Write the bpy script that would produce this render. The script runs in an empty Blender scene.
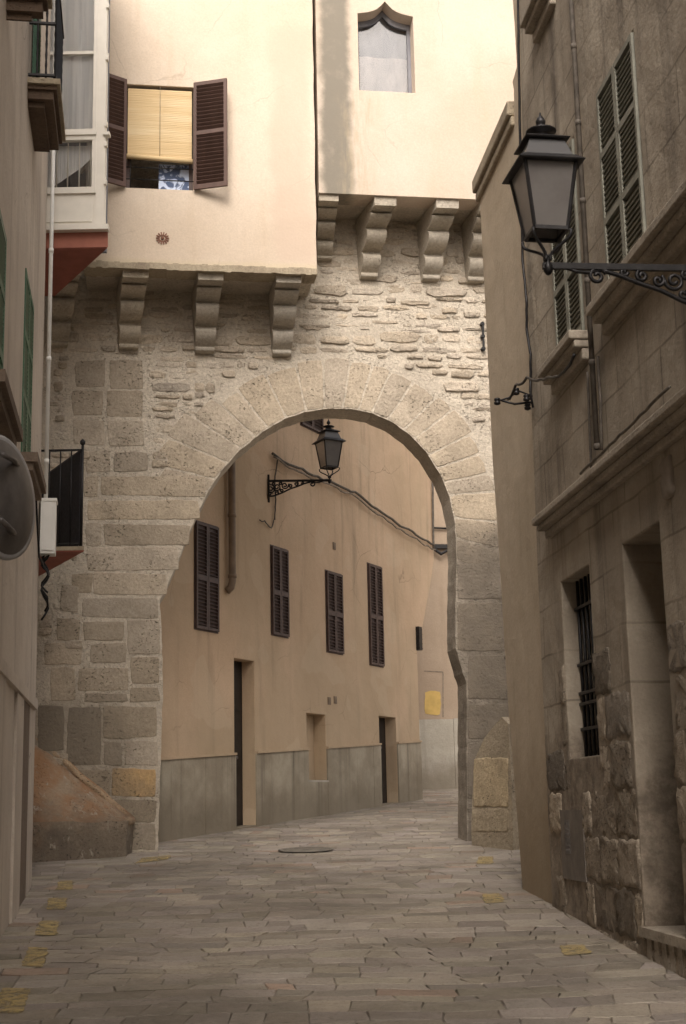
import bpy, math, random
from mathutils import Vector, Matrix
from mathutils import noise as mnoise
random.seed(11)
R = math.radians
sc = bpy.context.scene
COL = sc.collection

# ------------------------------------------------------------------ camera
F = 1432.0; CX = 343.0; CY = 512.0
TH = math.atan(293.0/1432.0); EYE = Vector((0, 0, 1.6))
SLOPE = 0.062
ROLL = math.radians(1.2)
def ray(px, py):
    x = (px-CX)/F; y = (CY-py)/F
    u = x*math.cos(ROLL)+y*math.sin(ROLL); v = -x*math.sin(ROLL)+y*math.cos(ROLL)
    return Vector((u, math.cos(TH)-v*math.sin(TH), math.sin(TH)+v*math.cos(TH)))
def gz(y): return SLOPE*y
def ground(px, py):
    d = ray(px, py)
    t = EYE.z/(SLOPE*d.y-d.z)
    return EYE+d*t
def proj(p):
    q = Vector(p)-EYE
    dep = q.y*math.cos(TH)+q.z*math.sin(TH)
    u = q.x/dep; v = (-q.y*math.sin(TH)+q.z*math.cos(TH))/dep
    return (CX+F*(u*math.cos(ROLL)-v*math.sin(ROLL)), CY-F*(u*math.sin(ROLL)+v*math.cos(ROLL)))
cam = bpy.data.cameras.new('camera'); camo = bpy.data.objects.new('camera', cam); COL.objects.link(camo)
camo.location = EYE; camo.rotation_euler = (Matrix.Rotation(math.pi/2+TH, 3, 'X') @ Matrix.Rotation(-ROLL, 3, 'Z')).to_euler()
cam.sensor_fit = 'VERTICAL'; cam.sensor_height = 36; cam.lens = 36*F/1024; cam.clip_end = 500
cam.dof.use_dof = True; cam.dof.focus_distance = 17.5; cam.dof.aperture_fstop = 8.0
sc.camera = camo

class Frame:
    """vertical plane: origin (x,y), direction u along it, outward normal n"""
    def __init__(s, o, u, n=None):
        s.o = Vector((o[0], o[1], 0)); s.u = Vector((u[0], u[1], 0)).normalized()
        s.n = Vector((s.u.y, -s.u.x, 0))
        if n is not None and s.n.dot(Vector((n[0], n[1], 0))) < 0: s.n = -s.n
    def off(s, d):
        f = Frame((s.o+s.n*d)[:2], s.u[:2]); f.n = s.n.copy(); return f
    def hit(s, px, py):
        d = ray(px, py); t = (s.o-EYE).dot(s.n)/d.dot(s.n)
        p = EYE+d*t
        return ((p-s.o).dot(s.u), p.z)
    def w(s, a, z, d=0.0):
        return s.o+s.u*a+s.n*d+Vector((0, 0, z))
    def rect(s, x0, x1, yt, yb, slope_top=None):
        """pixel rectangle measured at its left edge x0 (top yt, bottom yb) and right edge x1"""
        ym = (yt+yb)/2
        a0 = s.hit(x0, ym)[0]; a1 = s.hit(x1, ym)[0]
        z1 = s.hit(x0, yt)[1]; z0 = s.hit(x0, yb)[1]
        if a0 > a1: a0, a1 = a1, a0
        return a0, a1, z0, z1

# ------------------------------------------------------------------ mesh collector
class G:
    def __init__(s): s.v = []; s.f = []; s.t = []; s.sm = []; s.tint = (1, 1, 1); s.smooth = False
    def add(s, vs, fs):
        b = len(s.v); s.v += [Vector(p) for p in vs]
        for f in fs: s.f.append([b+i for i in f]); s.t.append(s.tint); s.sm.append(s.smooth)
    def box(s, c, ax, ay, az):
        c = Vector(c); ax = Vector(ax); ay = Vector(ay); az = Vector(az)
        vs = [c+i*ax+j*ay+k*az for i in (-1, 1) for j in (-1, 1) for k in (-1, 1)]
        s.add(vs, [(0, 1, 3, 2), (4, 6, 7, 5), (0, 4, 5, 1), (2, 3, 7, 6), (0, 2, 6, 4), (1, 5, 7, 3)])
    def fbox(s, fr, a0, a1, z0, z1, d0, d1):
        s.box(fr.w((a0+a1)/2, (z0+z1)/2, (d0+d1)/2), fr.u*(a1-a0)/2, fr.n*(d1-d0)/2, Vector((0, 0, (z1-z0)/2)))
    def prism(s, pts, vec):
        n = len(pts); vec = Vector(vec); pts = [Vector(p) for p in pts]
        s.add(pts+[p+vec for p in pts], [list(range(n))[::-1], [n+i for i in range(n)]]+[(i, (i+1) % n, n+(i+1) % n, n+i) for i in range(n)])
    def bar(s, a, b, w, h=None, up=(0, 0, 1)):
        h = h or w; a = Vector(a); b = Vector(b); d = (b-a); L = d.length; d.normalize()
        x = d.cross(Vector(up))
        if x.length < 1e-4: x = d.cross(Vector((1, 0, 0)))
        x.normalize(); y = x.cross(d)
        s.box((a+b)/2, d*L/2, x*w/2, y*h/2)
    def tube(s, pts, r, seg=8, caps=True):
        old = s.smooth; s.smooth = True
        pts = [Vector(p) for p in pts]; n = len(pts); rs = r if isinstance(r, (list, tuple)) else [r]*n
        t0 = (pts[1]-pts[0]).normalized(); x = t0.orthogonal().normalized(); vs = []
        for i, p in enumerate(pts):
            t = (pts[min(i+1, n-1)]-pts[max(i-1, 0)]).normalized()
            x = (x-t*x.dot(t)).normalized(); y = t.cross(x)
            for k in range(seg):
                a = 2*math.pi*k/seg; vs.append(p+(x*math.cos(a)+y*math.sin(a))*rs[i])
        fs = [(i*seg+k, i*seg+(k+1) % seg, (i+1)*seg+(k+1) % seg, (i+1)*seg+k) for i in range(n-1) for k in range(seg)]
        if caps: fs += [list(range(seg))[::-1], [(n-1)*seg+k for k in range(seg)]]
        s.add(vs, fs); s.smooth = old
    def lathe(s, o, prof, seg=16, axis=(0, 0, 1), xdir=None, smooth=True, rot=0.0):
        old = s.smooth; s.smooth = smooth
        o = Vector(o); ax = Vector(axis).normalized(); x = Vector(xdir).normalized() if xdir else ax.orthogonal().normalized(); y = ax.cross(x)
        vs = []
        for r, h in prof:
            for k in range(seg):
                a = 2*math.pi*k/seg+rot; vs.append(o+ax*h+(x*math.cos(a)+y*math.sin(a))*r)
        n = len(prof)
        fs = [(i*seg+k, i*seg+(k+1) % seg, (i+1)*seg+(k+1) % seg, (i+1)*seg+k) for i in range(n-1) for k in range(seg)]
        fs += [list(range(seg))[::-1], [(n-1)*seg+k for k in range(seg)]]
        s.add(vs, fs); s.smooth = old
    def stone(s, fr, poly, proud, bev=0.018, d0=0.0, bump=0.006):
        bev = min(bev, .45*(max(p[1] for p in poly)-min(p[1] for p in poly)))
        """one masonry block: poly in plane coordinates, rounded rim, slightly uneven face"""
        n = len(poly); c = (sum(p[0] for p in poly)/n, sum(p[1] for p in poly)/n)
        def ins(k):
            out = []
            for p in poly:
                dx, dy = c[0]-p[0], c[1]-p[1]; L = math.hypot(dx, dy) or 1
                hx = max(abs(p2[0]-c[0]) for p2 in poly); hz = max(abs(p2[1]-c[1]) for p2 in poly)
                out.append((p[0]+dx*min(k/hx, .45), p[1]+dy*min(k/hz, .45)))
            return out
        r0 = [fr.w(p[0], p[1], d0-0.02) for p in poly]
        r1 = [fr.w(p[0], p[1], d0+proud-bev*.7) for p in poly]
        r2 = [fr.w(p[0], p[1], d0+proud-bev*.15+random.uniform(-bump, bump)) for p in ins(bev*.6)]
        r3 = [fr.w(p[0], p[1], d0+proud+random.uniform(-bump, bump)) for p in ins(bev*2.2)]
        cc = fr.w(c[0], c[1], d0+proud+random.uniform(-bump, bump))
        vs = r0+r1+r2+r3+[cc]; fs = []
        for k in range(3):
            fs += [(k*n+i, k*n+(i+1) % n, (k+1)*n+(i+1) % n, (k+1)*n+i) for i in range(n)]
        fs += [(3*n+i, 3*n+(i+1) % n, 4*n) for i in range(n)]
        s.smooth = True; s.add(vs, fs); s.smooth = False
    def build(s, name, m, parent=None, loc=None):
        me = bpy.data.meshes.new(name)
        off = Vector((0, 0, 0)) if parent is None else chain(parent)
        if loc is not None: off = Vector(loc)
        me.from_pydata([p-off for p in s.v], [], s.f)
        me.materials.append(m)
        ca = me.attributes.new('tint', 'FLOAT_COLOR', 'FACE')
        for i, t in enumerate(s.t): ca.data[i].color = (t[0], t[1], t[2], 1)
        for i, p in enumerate(me.polygons): p.use_smooth = s.sm[i]
        me.validate(); me.update()
        o = bpy.data.objects.new(name, me); COL.objects.link(o)
        if parent is not None: o.parent = parent
        elif loc is not None: o.location = loc
        return o
def chain(p):
    v = Vector((0, 0, 0))
    while p is not None: v = v+p.location; p = p.parent
    return v

def plate(fr, outline, holes, d0, d1, g=None, bevel=0.0):
    """flat slab in a plane with openings, between depth d0 (back) and d1 (front); returns a G"""
    g = g or G()
    cu = bpy.data.curves.new('tmp', 'CURVE'); cu.dimensions = '2D'; cu.fill_mode = 'BOTH'
    cu.extrude = abs(d1-d0)/2-bevel; cu.bevel_depth = bevel; cu.bevel_resolution = 1; cu.offset = -bevel
    for pl in [outline]+list(holes):
        sp = cu.splines.new('POLY'); sp.points.add(len(pl)-1); sp.use_cyclic_u = True
        for i, p in enumerate(pl): sp.points[i].co = (p[0], p[1], 0, 1)
    ob = bpy.data.objects.new('tmp', cu); COL.objects.link(ob)
    dg = bpy.context.evaluated_depsgraph_get()
    me = bpy.data.meshes.new_from_object(ob.evaluated_get(dg))
    g.add([fr.w(v.co.x, v.co.y, (d0+d1)/2+v.co.z) for v in me.vertices], [list(p.vertices) for p in me.polygons])
    bpy.data.objects.remove(ob); bpy.data.curves.remove(cu); bpy.data.meshes.remove(me)
    return g
def rc(a0, a1, z0, z1): return [(a0, z0), (a1, z0), (a1, z1), (a0, z1)]
def rough(poly, step=.08, amp=.008, rnd=True):
    out = []
    n = len(poly)
    for i in range(n):
        a = poly[i]; b = poly[(i+1) % n]; L = math.hypot(b[0]-a[0], b[1]-a[1]); k = max(1, int(L/step))
        for j in range(k):
            t = j/k; out.append((a[0]+(b[0]-a[0])*t, a[1]+(b[1]-a[1])*t))
    if rnd:   # round the corners
        m = []
        for i in range(len(out)):
            p, q, r = out[i-1], out[i], out[(i+1) % len(out)]
            m.append(((p[0]+10*q[0]+r[0])/12, (p[1]+10*q[1]+r[1])/12))
        out = m
    return [(x+random.uniform(-amp, amp), y+random.uniform(-amp, amp)) for x, y in out]

# ------------------------------------------------------------------ object helpers
def tag(o, label=None, cat=None, group=None, kind=None):
    if label: o['label'] = label
    if cat: o['category'] = cat
    if group: o['group'] = group
    if kind: o['kind'] = kind
    return o
def thing(name, loc, label, cat, group=None, parent=None):
    o = bpy.data.objects.new(name, None); COL.objects.link(o); o.location = loc; o.empty_display_size = .2
    return tag(o, label, cat, group)

# ------------------------------------------------------------------ materials
class NT:
    def __init__(s, name):
        s.m = bpy.data.materials.new(name); s.m.use_nodes = True; s.nt = s.m.node_tree; s.b = s.nt.nodes['Principled BSDF']
        s.pos = s.n('ShaderNodeNewGeometry').outputs['Position']
    def n(s, t, **k):
        x = s.nt.nodes.new(t)
        for a, b in k.items():
            if a.startswith('i_'):
                key = a[2:]; x.inputs[int(key) if key.isdigit() else key].default_value = b
            else: setattr(x, a, b)
        return x
    def l(s, a, b): s.nt.links.new(a, b)
    def vec(s, scale, rot=(0, 0, 0), loc=(0, 0, 0), src=None):
        m = s.n('ShaderNodeMapping'); m.inputs['Scale'].default_value = scale; m.inputs['Rotation'].default_value = rot; m.inputs['Location'].default_value = loc
        s.l(src or s.pos, m.inputs['Vector']); return m.outputs[0]
    def noise(s, scale, detail=5, rough=.55, v=None, dist=0):
        x = s.n('ShaderNodeTexNoise'); x.inputs['Scale'].default_value = scale; x.inputs['Detail'].default_value = detail
        x.inputs['Roughness'].default_value = rough; x.inputs['Distortion'].default_value = dist
        s.l(v or s.pos, x.inputs['Vector']); return x.outputs['Fac']
    def ramp(s, fac, lo, hi, a=0.0, b=1.0):
        x = s.n('ShaderNodeMapRange'); x.interpolation_type = 'SMOOTHSTEP'
        s.l(fac, x.inputs[0]); x.inputs[1].default_value = lo; x.inputs[2].default_value = hi; x.inputs[3].default_value = a; x.inputs[4].default_value = b
        return x.outputs[0]
    def mix(s, fac, a, b, mode='MIX'):
        x = s.n('ShaderNodeMix', data_type='RGBA', blend_type=mode)
        if isinstance(fac, (int, float)): x.inputs[0].default_value = fac
        else: s.l(fac, x.inputs[0])
        for k, c in ((6, a), (7, b)):
            if isinstance(c, tuple): x.inputs[k].default_value = (*c, 1)
            else: s.l(c, x.inputs[k])
        return x.outputs[2]
    def math(s, op, a, b=None):
        x = s.n('ShaderNodeMath', operation=op)
        for k, c in ((0, a), (1, b)):
            if c is None: continue
            if isinstance(c, (int, float)): x.inputs[k].default_value = c
            else: s.l(c, x.inputs[k])
        return x.outputs[0]
    def out(s, color, rough=.9, bump=None, dist=.01, strength=1.0, metal=0, spec=.3):
        if isinstance(color, tuple): s.b.inputs['Base Color'].default_value = (*color, 1)
        else: s.l(color, s.b.inputs['Base Color'])
        if isinstance(rough, (int, float)): s.b.inputs['Roughness'].default_value = rough
        else: s.l(rough, s.b.inputs['Roughness'])
        s.b.inputs['Metallic'].default_value = metal; s.b.inputs['Specular IOR Level'].default_value = spec
        if bump is not None:
            bn = s.n('ShaderNodeBump'); bn.inputs['Distance'].default_value = dist; bn.inputs['Strength'].default_value = strength
            s.l(bump, bn.inputs['Height']); s.l(bn.outputs[0], s.b.inputs['Normal'])
        return s.m
    def boxmask(s, fr, a0, a1, z0, z1, soft=.08, wob=.1, nscale=3):
        """soft, ragged rectangle in a wall plane: a stain or patch with a place of its own"""
        d = s.n('ShaderNodeVectorMath', operation='DOT_PRODUCT'); s.l(s.pos, d.inputs[0]); d.inputs[1].default_value = fr.u[:]
        a = s.math('SUBTRACT', d.outputs['Value'], fr.o.dot(fr.u))
        sp = s.n('ShaderNodeSeparateXYZ'); s.l(s.pos, sp.inputs[0]); z = sp.outputs[2]
        nz = s.math('MULTIPLY', s.math('SUBTRACT', s.noise(nscale, 6, .6), .5), wob*4)
        a = s.math('ADD', a, nz); z = s.math('ADD', z, nz)
        m = s.math('MULTIPLY', s.ramp(a, a0-soft, a0+soft), s.ramp(a, a1-soft, a1+soft, 1, 0))
        m = s.math('MULTIPLY', m, s.math('MULTIPLY', s.ramp(z, z0-soft, z0+soft), s.ramp(z, z1-soft, z1+soft, 1, 0)))
        return m
    def aboveground(s):
        sp = s.n('ShaderNodeSeparateXYZ'); s.l(s.pos, sp.inputs[0])
        return s.math('SUBTRACT', sp.outputs[2], s.math('MULTIPLY', sp.outputs[1], SLOPE))

def plaster(name, c1, c2, stain, sa=.4, bump=.006, scale=.7, extra=None, streakz=.22, rough=.9, crack=0):
    t = NT(name)
    col = t.mix(t.ramp(t.noise(scale, 6, .6), .35, .65), c1, c2)
    col = t.mix(t.ramp(t.noise(7, 6, .65), .45, .8, 0, .35), col, c2)
    st = t.ramp(t.noise(1.6, 7, .6, t.vec((2.2, 2.2, streakz))), .5, .78, 0, sa)
    col = t.mix(st, col, stain)
    fine = t.ramp(t.noise(45, 4, .7), .3, .7, .93, 1.04)
    mul = t.n('ShaderNodeVectorMath', operation='SCALE'); t.l(col, mul.inputs[0]); t.l(fine, mul.inputs['Scale']); col = mul.outputs[0]
    if crack:
        nz = t.n('ShaderNodeTexNoise'); nz.inputs['Scale'].default_value = 2.5; nz.inputs['Detail'].default_value = 4; t.l(t.pos, nz.inputs['Vector'])
        ad = t.n('ShaderNodeVectorMath', operation='MULTIPLY_ADD'); t.l(nz.outputs['Color'], ad.inputs[0]); ad.inputs[1].default_value = (.22, .22, .22); t.l(t.pos, ad.inputs[2])
        vo = t.n('ShaderNodeTexVoronoi', feature='DISTANCE_TO_EDGE'); vo.inputs['Scale'].default_value = .75; t.l(ad.outputs[0], vo.inputs['Vector'])
        ck = t.math('MULTIPLY', t.ramp(vo.outputs['Distance'], .0, .006, 1, 0), t.ramp(t.noise(.9, 3, .5, t.vec((1, 1, 1), loc=(1, 7, 3))), .5, .62, 0, crack))
        col = t.mix(ck, col, (stain[0]*.45, stain[1]*.42, stain[2]*.4))
    if extra: col = extra(t, col)
    h = t.math('ADD', t.math('MULTIPLY', t.noise(3.2, 5, .5), 1.6), t.math('MULTIPLY', t.noise(38, 6, .65), .28))
    return t.out(col, rough, h, bump*2.2, .8)
def stonemat(name, base, dark, pit=.5, bump=.02, extra=None, lichen=None):
    t = NT(name)
    at = t.n('ShaderNodeAttribute', attribute_name='tint').outputs['Color']
    col = t.mix(1.0, base, at, 'MULTIPLY')
    col = t.mix(t.ramp(t.noise(2.3, 7, .62), .42, .75, 0, .55), col, dark)
    if lichen: col = t.mix(t.ramp(t.noise(1.3, 6, .6, t.vec((1, 1, 1), loc=(7, 3, 1))), .52, .72, 0, .6), col, lichen)
    fine = t.ramp(t.noise(30, 6, .75), .3, .72, .78, 1.12)
    mul = t.n('ShaderNodeVectorMath', operation='SCALE'); t.l(col, mul.inputs[0]); t.l(fine, mul.inputs['Scale']); col = mul.outputs[0]
    pm = t.math('MULTIPLY', t.ramp(t.noise(36, 2, .5, t.vec((1, 1, 1.5))), .60, .68), t.ramp(t.noise(2.8, 3, .5, t.vec((1, 1, 1), loc=(3, 9, 2))), .42, .6))
    col = t.mix(t.math('MULTIPLY', pm, pit), col, (dark[0]*.45, dark[1]*.45, dark[2]*.42))
    if extra: col = extra(t, col)
    h = t.math('SUBTRACT', t.math('ADD', t.noise(6, 7, .62), t.math('MULTIPLY', t.noise(30, 5, .7), .4)), t.math('MULTIPLY', pm, .7))
    return t.out(col, .92, h, bump, .9)
def flat(name, c, rough=.6, var=.12, nscale=14, bump=.0015, metal=0, spec=.4, stretch=(1, 1, 1)):
    t = NT(name)
    col = t.mix(t.ramp(t.noise(nscale, 5, .6, t.vec(stretch)), .3, .7), tuple(x*(1-var) for x in c), tuple(min(1, x*(1+var)) for x in c))
    return t.out(col, rough, t.noise(60, 4, .6), bump, .5, metal, spec)

# ------------------------------------------------------------------ the planes of the place
pA0 = ground(158, 852)
A = Frame(pA0[:2], (1, .15), (0, -1))
AL = A.off(.92); AR = A.off(.86)
pr = ground(551.8, 906)
RF = Frame(pr[:2], ray(200, 803)[:2], (-1, 0))
pl0 = ground(31.5, 886); pl1 = ground(0, 939)
LF = Frame(pl0[:2], (pl0-pl1)[:2], (1, 0))
pb0 = ground(165, 841); pb1 = ground(420, 800)
BF = Frame(pb0[:2], (pb1-pb0)[:2], (1, -1))
pc = ground(443, 789)
CF = Frame(pc[:2], (1, .12), (0, -1))
print('A', pA0, 'R', pr, 'L', pl0, pl1, 'B', pb0, pb1, 'C', pc)

# ------------------------------------------------------------------ material library
def rosy(t, col): return col
blk_r = AR
def upR(t, col):
    a0, z = AR.hit(322, 150); a1, _ = AR.hit(352, 150); zt = 16; zb = AR.hit(335, 205)[1]
    m = t.math('MULTIPLY', t.boxmask(AR, a0, a1, zb-.3, zt, .07, .05, 4), t.ramp(t.noise(5, 6, .7), .2, .5, .8, .97))
    col = t.mix(m, col, (.21, .19, .155))
    a2, _ = AR.hit(372, 150); zz = AR.hit(360, 95)[1]
    m2 = t.math('MULTIPLY', t.boxmask(AR, a1-.1, a2, zb-.2, zz, .15, .15, 3), t.ramp(t.noise(9, 6, .7, t.vec((2, 2, .3))), .35, .7, 0, .6))
    return t.mix(m2, col, (.40, .33, .23))
def upL(t, col):
    a0, _ = AL.hit(272, 150); a1, _ = AL.hit(310, 150); z0 = AL.hit(290, 275)[1]; z1 = AL.hit(290, 30)[1]
    m = t.math('MULTIPLY', t.boxmask(AL, a0, a1, z0+.1, z1, .1, .12, 1.5), .6)
    col = t.mix(m, col, (.56, .44, .35))
    zl = AL.hit(200, 262)[1]
    m = t.boxmask(AL, -6, 4, zl-.5, zl, .05, .03, 6)
    return t.mix(t.math('MULTIPLY', m, .5), col, (.55, .47, .31))
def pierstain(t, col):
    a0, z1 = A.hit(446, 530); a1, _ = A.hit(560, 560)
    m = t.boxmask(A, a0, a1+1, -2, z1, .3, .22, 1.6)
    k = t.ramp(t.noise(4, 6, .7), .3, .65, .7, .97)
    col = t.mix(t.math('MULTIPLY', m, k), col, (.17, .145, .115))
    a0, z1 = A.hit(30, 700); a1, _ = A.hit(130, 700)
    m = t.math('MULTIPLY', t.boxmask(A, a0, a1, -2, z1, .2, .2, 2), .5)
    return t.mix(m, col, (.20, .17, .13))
M = {}
M['cream_left'] = plaster('cream_render_left', (.66, .565, .46), (.585, .485, .38), (.52, .41, .29), .5, .004, .5, upL, crack=.28)
M['cream_right'] = plaster('cream_render_right', (.60, .51, .425), (.53, .44, .35), (.52, .40, .28), .5, .004, .5, upR, crack=.28)
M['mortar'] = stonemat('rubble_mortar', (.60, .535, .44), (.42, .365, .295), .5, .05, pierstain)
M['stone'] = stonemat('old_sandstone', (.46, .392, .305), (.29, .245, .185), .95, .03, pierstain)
M['rubble'] = stonemat('rubble_stone', (.54, .465, .37), (.35, .295, .23), .5, .05)
M['corbel'] = stonemat('corbel_stone', (.46, .41, .335), (.24, .21, .165), .3, .012)
def bx(t, col):
    ag = t.aboveground()
    n = t.noise(2.2, 6, .65)
    m = t.ramp(t.math('ADD', ag, t.math('MULTIPLY', n, -.9)), -.35, .35, 1, 0)
    nrm = t.n('ShaderNodeNewGeometry').outputs['True Normal']
    sp = t.n('ShaderNodeSeparateXYZ'); t.l(nrm, sp.inputs[0])
    top = t.math('MULTIPLY', t.ramp(sp.outputs[2], .2, .4), t.ramp(t.noise(2.2, 6, .65, t.vec((1, 1, 1), loc=(4, 4, 0))), .38, .6, .15, .85))
    col = t.mix(top, col, (.36, .20, .105))
    eff = t.ramp(t.noise(7, 7, .75, t.vec((1, 1, .5))), .56, .66, 0, .8)
    col = t.mix(t.math('MULTIPLY', m, .62), col, (.07, .06, .05))
    return t.mix(eff, col, (.46, .42, .35))
M['buttress'] = stonemat('buttress_stone', (.42, .34, .25), (.13, .10, .075), .8, .05, bx, (.40, .21, .10))
M['buttress_right'] = stonemat('yellow_buttress_stone', (.44, .38, .29), (.18, .15, .11), .8, .05, None, (.47, .38, .23))
def rx(t, col):
    # lower part: plaster fallen away, coarse bare stone
    ag = t.aboveground()
    n = t.noise(1.5, 7, .65)
    m = t.ramp(t.math('ADD', ag, t.math('MULTIPLY', n, -2.2)), .05, .5, 1, 0)
    bare = t.mix(t.ramp(t.noise(7, 8, .75), .35, .65), (.13, .105, .08), (.30, .25, .195))
    col = t.mix(t.math('MULTIPLY', m, .85), col, bare)
    return col
def joints(t, col):
    # faint ashlar joints seen through the worn render
    d = t.n('ShaderNodeVectorMath', operation='DOT_PRODUCT'); t.l(t.pos, d.inputs[0]); d.inputs[1].default_value = RF.u[:]
    sp = t.n('ShaderNodeSeparateXYZ'); t.l(t.pos, sp.inputs[0])
    c = t.n('ShaderNodeCombineXYZ'); t.l(d.outputs['Value'], c.inputs[0]); t.l(sp.outputs[2], c.inputs[1])
    nz = t.n('ShaderNodeTexNoise'); nz.inputs['Scale'].default_value = 1.7; t.l(t.pos, nz.inputs['Vector'])
    ad = t.n('ShaderNodeVectorMath', operation='MULTIPLY_ADD'); t.l(nz.outputs['Color'], ad.inputs[0]); ad.inputs[1].default_value = (.06, .06, 0); t.l(c.outputs[0], ad.inputs[2])
    b = t.n('ShaderNodeTexBrick'); t.l(ad.outputs[0], b.inputs['Vector'])
    b.inputs['Scale'].default_value = 1; b.inputs['Brick Width'].default_value = .62; b.inputs['Row Height'].default_value = .40
    b.inputs['Mortar Size'].default_value = .012; b.inputs['Mortar Smooth'].default_value = .6
    b.inputs['Color1'].default_value = (1, 1, 1, 1); b.inputs['Color2'].default_value = (.78, .78, .78, 1); b.inputs['Mortar'].default_value = (.42, .4, .38, 1)
    k = t.ramp(t.noise(1.1, 4, .5, t.vec((1, 1, 1), loc=(5, 5, 5))), .35, .6, .15, .8)
    col = t.mix(k, col, t.mix(1.0, col, b.outputs['Color'], 'MULTIPLY'))
    return rx(t, col)
M['right_wall'] = plaster('stained_grey_render', (.43, .375, .30), (.30, .255, .20), (.12, .10, .08), .9, .012, 1.1, joints, .12)
M['right_trim'] = stonemat('string_course_stone', (.39, .34, .275), (.17, .145, .115), .3, .012)
def sx(t, col):
    ag = t.aboveground()
    m = t.ramp(t.math('ADD', ag, t.math('MULTIPLY', t.noise(2, 6, .6), -1.2)), -.3, .9, 1, 0)
    return t.mix(t.math('MULTIPLY', m, .55), col, (.20, .15, .09))
M['right_cream'] = plaster('ochre_render', (.50, .42, .32), (.44, .365, .27), (.28, .23, .17), .45, .006, .8, sx)
M['left_wall'] = plaster('grey_beige_render', (.60, .535, .46), (.51, .45, .385), (.30, .255, .215), .85, .010, .9, None, .12, crack=.7)
def bwx(t, col):
    ag = t.aboveground()
    m = t.ramp(t.math('ADD', ag, t.math('MULTIPLY', t.noise(1.3, 5, .6), -1.6)), -.1, 1.3, 1, 0)
    col = t.mix(t.math('MULTIPLY', m, .45), col, (.33, .265, .18))
    big = t.ramp(t.noise(.45, 4, .6, t.vec((1, 1, .6), loc=(2, 8, 4))), .42, .62, 0, .5)
    col = t.mix(big, col, (.42, .33, .22))
    pt = t.ramp(t.noise(1.1, 2, .4, t.vec((1, 1, 1), loc=(9, 1, 6))), .60, .62, 0, .22)
    return t.mix(pt, col, (.60, .49, .36))
M['back_wall'] = plaster('peach_render', (.60, .445, .31), (.53, .385, .26), (.31, .24, .165), .8, .008, .6, bwx, crack=.6)
def dx(t, col):
    ag = t.aboveground()
    m = t.ramp(t.math('ADD', ag, t.math('MULTIPLY', t.noise(3, 6, .6), -.7)), -.2, .5, 1, 0)
    col = t.mix(t.math('MULTIPLY', m, .7), col, (.17, .14, .10))
    return col
M['dado'] = plaster('grey_cement_dado', (.40, .355, .275), (.28, .24, .18), (.10, .082, .06), 1.0, .01, 1.6, dx, .06)
M['far_dado'] = plaster('pale_cement_dado', (.50, .47, .41), (.40, .37, .31), (.24, .22, .18), .6, .01, 1.3, dx, .2)
M['far_wall'] = plaster('tan_render', (.41, .325, .245), (.37, .29, .215), (.29, .22, .16), .6, .005, .8)
M['brown_wood'] = flat('brown_painted_wood', (.105, .062, .05), .55, .15, 9, .001, stretch=(1, 1, .2))
M['dark_brown'] = flat('dark_brown_shutter_paint', (.075, .048, .042), .55, .2, 9, .001)
M['green'] = flat('bottle_green_paint', (.03, .115, .06), .5, .2, 9, .001)
M['greygreen'] = flat('faded_grey_green_paint', (.20, .20, .165), .6, .2, 7, .001)
M['white_paint'] = flat('off_white_paint', (.78, .745, .67), .45, .04, 5, .0006)
M['white_plastic'] = flat('white_plastic', (.74, .74, .71), .4, .04, 5, .0004)
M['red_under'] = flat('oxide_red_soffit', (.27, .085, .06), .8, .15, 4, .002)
M['red_fascia'] = flat('oxide_red_fascia', (.36, .14, .10), .8, .1, 4, .002)
M['iron'] = flat('black_painted_iron', (.018, .017, .018), .45, .3, 20, .001, .4)
M['lamp_iron'] = flat('charcoal_lamp_paint', (.035, .034, .036), .42, .25, 12, .0008, .3)
M['zinc'] = flat('grey_zinc', (.14, .13, .125), .5, .2, 8, .001, .3)
M['pipe_tan'] = flat('tan_painted_pipe', (.20, .145, .10), .6, .2, 6, .001)
M['cable'] = flat('weathered_cable', (.10, .085, .07), .7, .3, 12, .001)
M['cable_light'] = flat('sheathed_cable_grey', (.22, .18, .14), .7, .3, 12, .001)
M['sill_brown'] = stonemat('brown_sill_stone', (.20, .155, .12), (.10, .075, .06), .2, .008)
M['slab_stone'] = stonemat('balcony_slab_stone', (.40, .34, .25), (.16, .12, .09), .2, .01)
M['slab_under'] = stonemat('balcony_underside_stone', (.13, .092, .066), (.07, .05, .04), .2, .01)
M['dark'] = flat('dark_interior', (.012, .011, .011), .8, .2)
M['door'] = flat('black_brown_door', (.022, .017, .014), .5, .3, 8)
M['yellow'] = None
M['curtain'] = None
t = NT('bamboo_blind')
sp = t.n('ShaderNodeSeparateXYZ'); t.l(t.pos, sp.inputs[0])
w = t.n('ShaderNodeTexNoise'); w.inputs['Scale'].default_value = 1; w.inputs['Detail'].default_value = 3; t.l(t.vec((1.2, 1.2, 60)), w.inputs['Vector'])
col = t.mix(t.ramp(w.outputs['Fac'], .35, .65), (.62, .46, .25), (.70, .54, .31))
w2 = t.noise(1, 2, .5, t.vec((.6, .6, 7)))
col = t.mix(t.ramp(w2, .4, .7, 0, .6), col, (.78, .66, .44))
M['blind'] = t.out(col, .7, w.outputs['Fac'], .004, .8)
t = NT('lace_curtain')
wv = t.noise(1.5, 4, .5, t.vec((14, 3, .5)))
M['curtain'] = t.out(t.mix(t.ramp(wv, .3, .7), (.74, .75, .76), (.88, .88, .87)), .8, wv, .03, .8)
t = NT('grey_curtain')
wv = t.noise(2.0, 4, .55, t.vec((3, 3, 1.2)))
M['curtain_grey'] = t.out(t.mix(t.ramp(wv, .3, .7), (.17, .175, .20), (.25, .25, .27)), .8, wv, .04, .8)
t = NT('pale_grey_curtain')
wv = t.noise(2.4, 4, .55, t.vec((3, 3, 1.6), loc=(3, 0, 2)))
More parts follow.
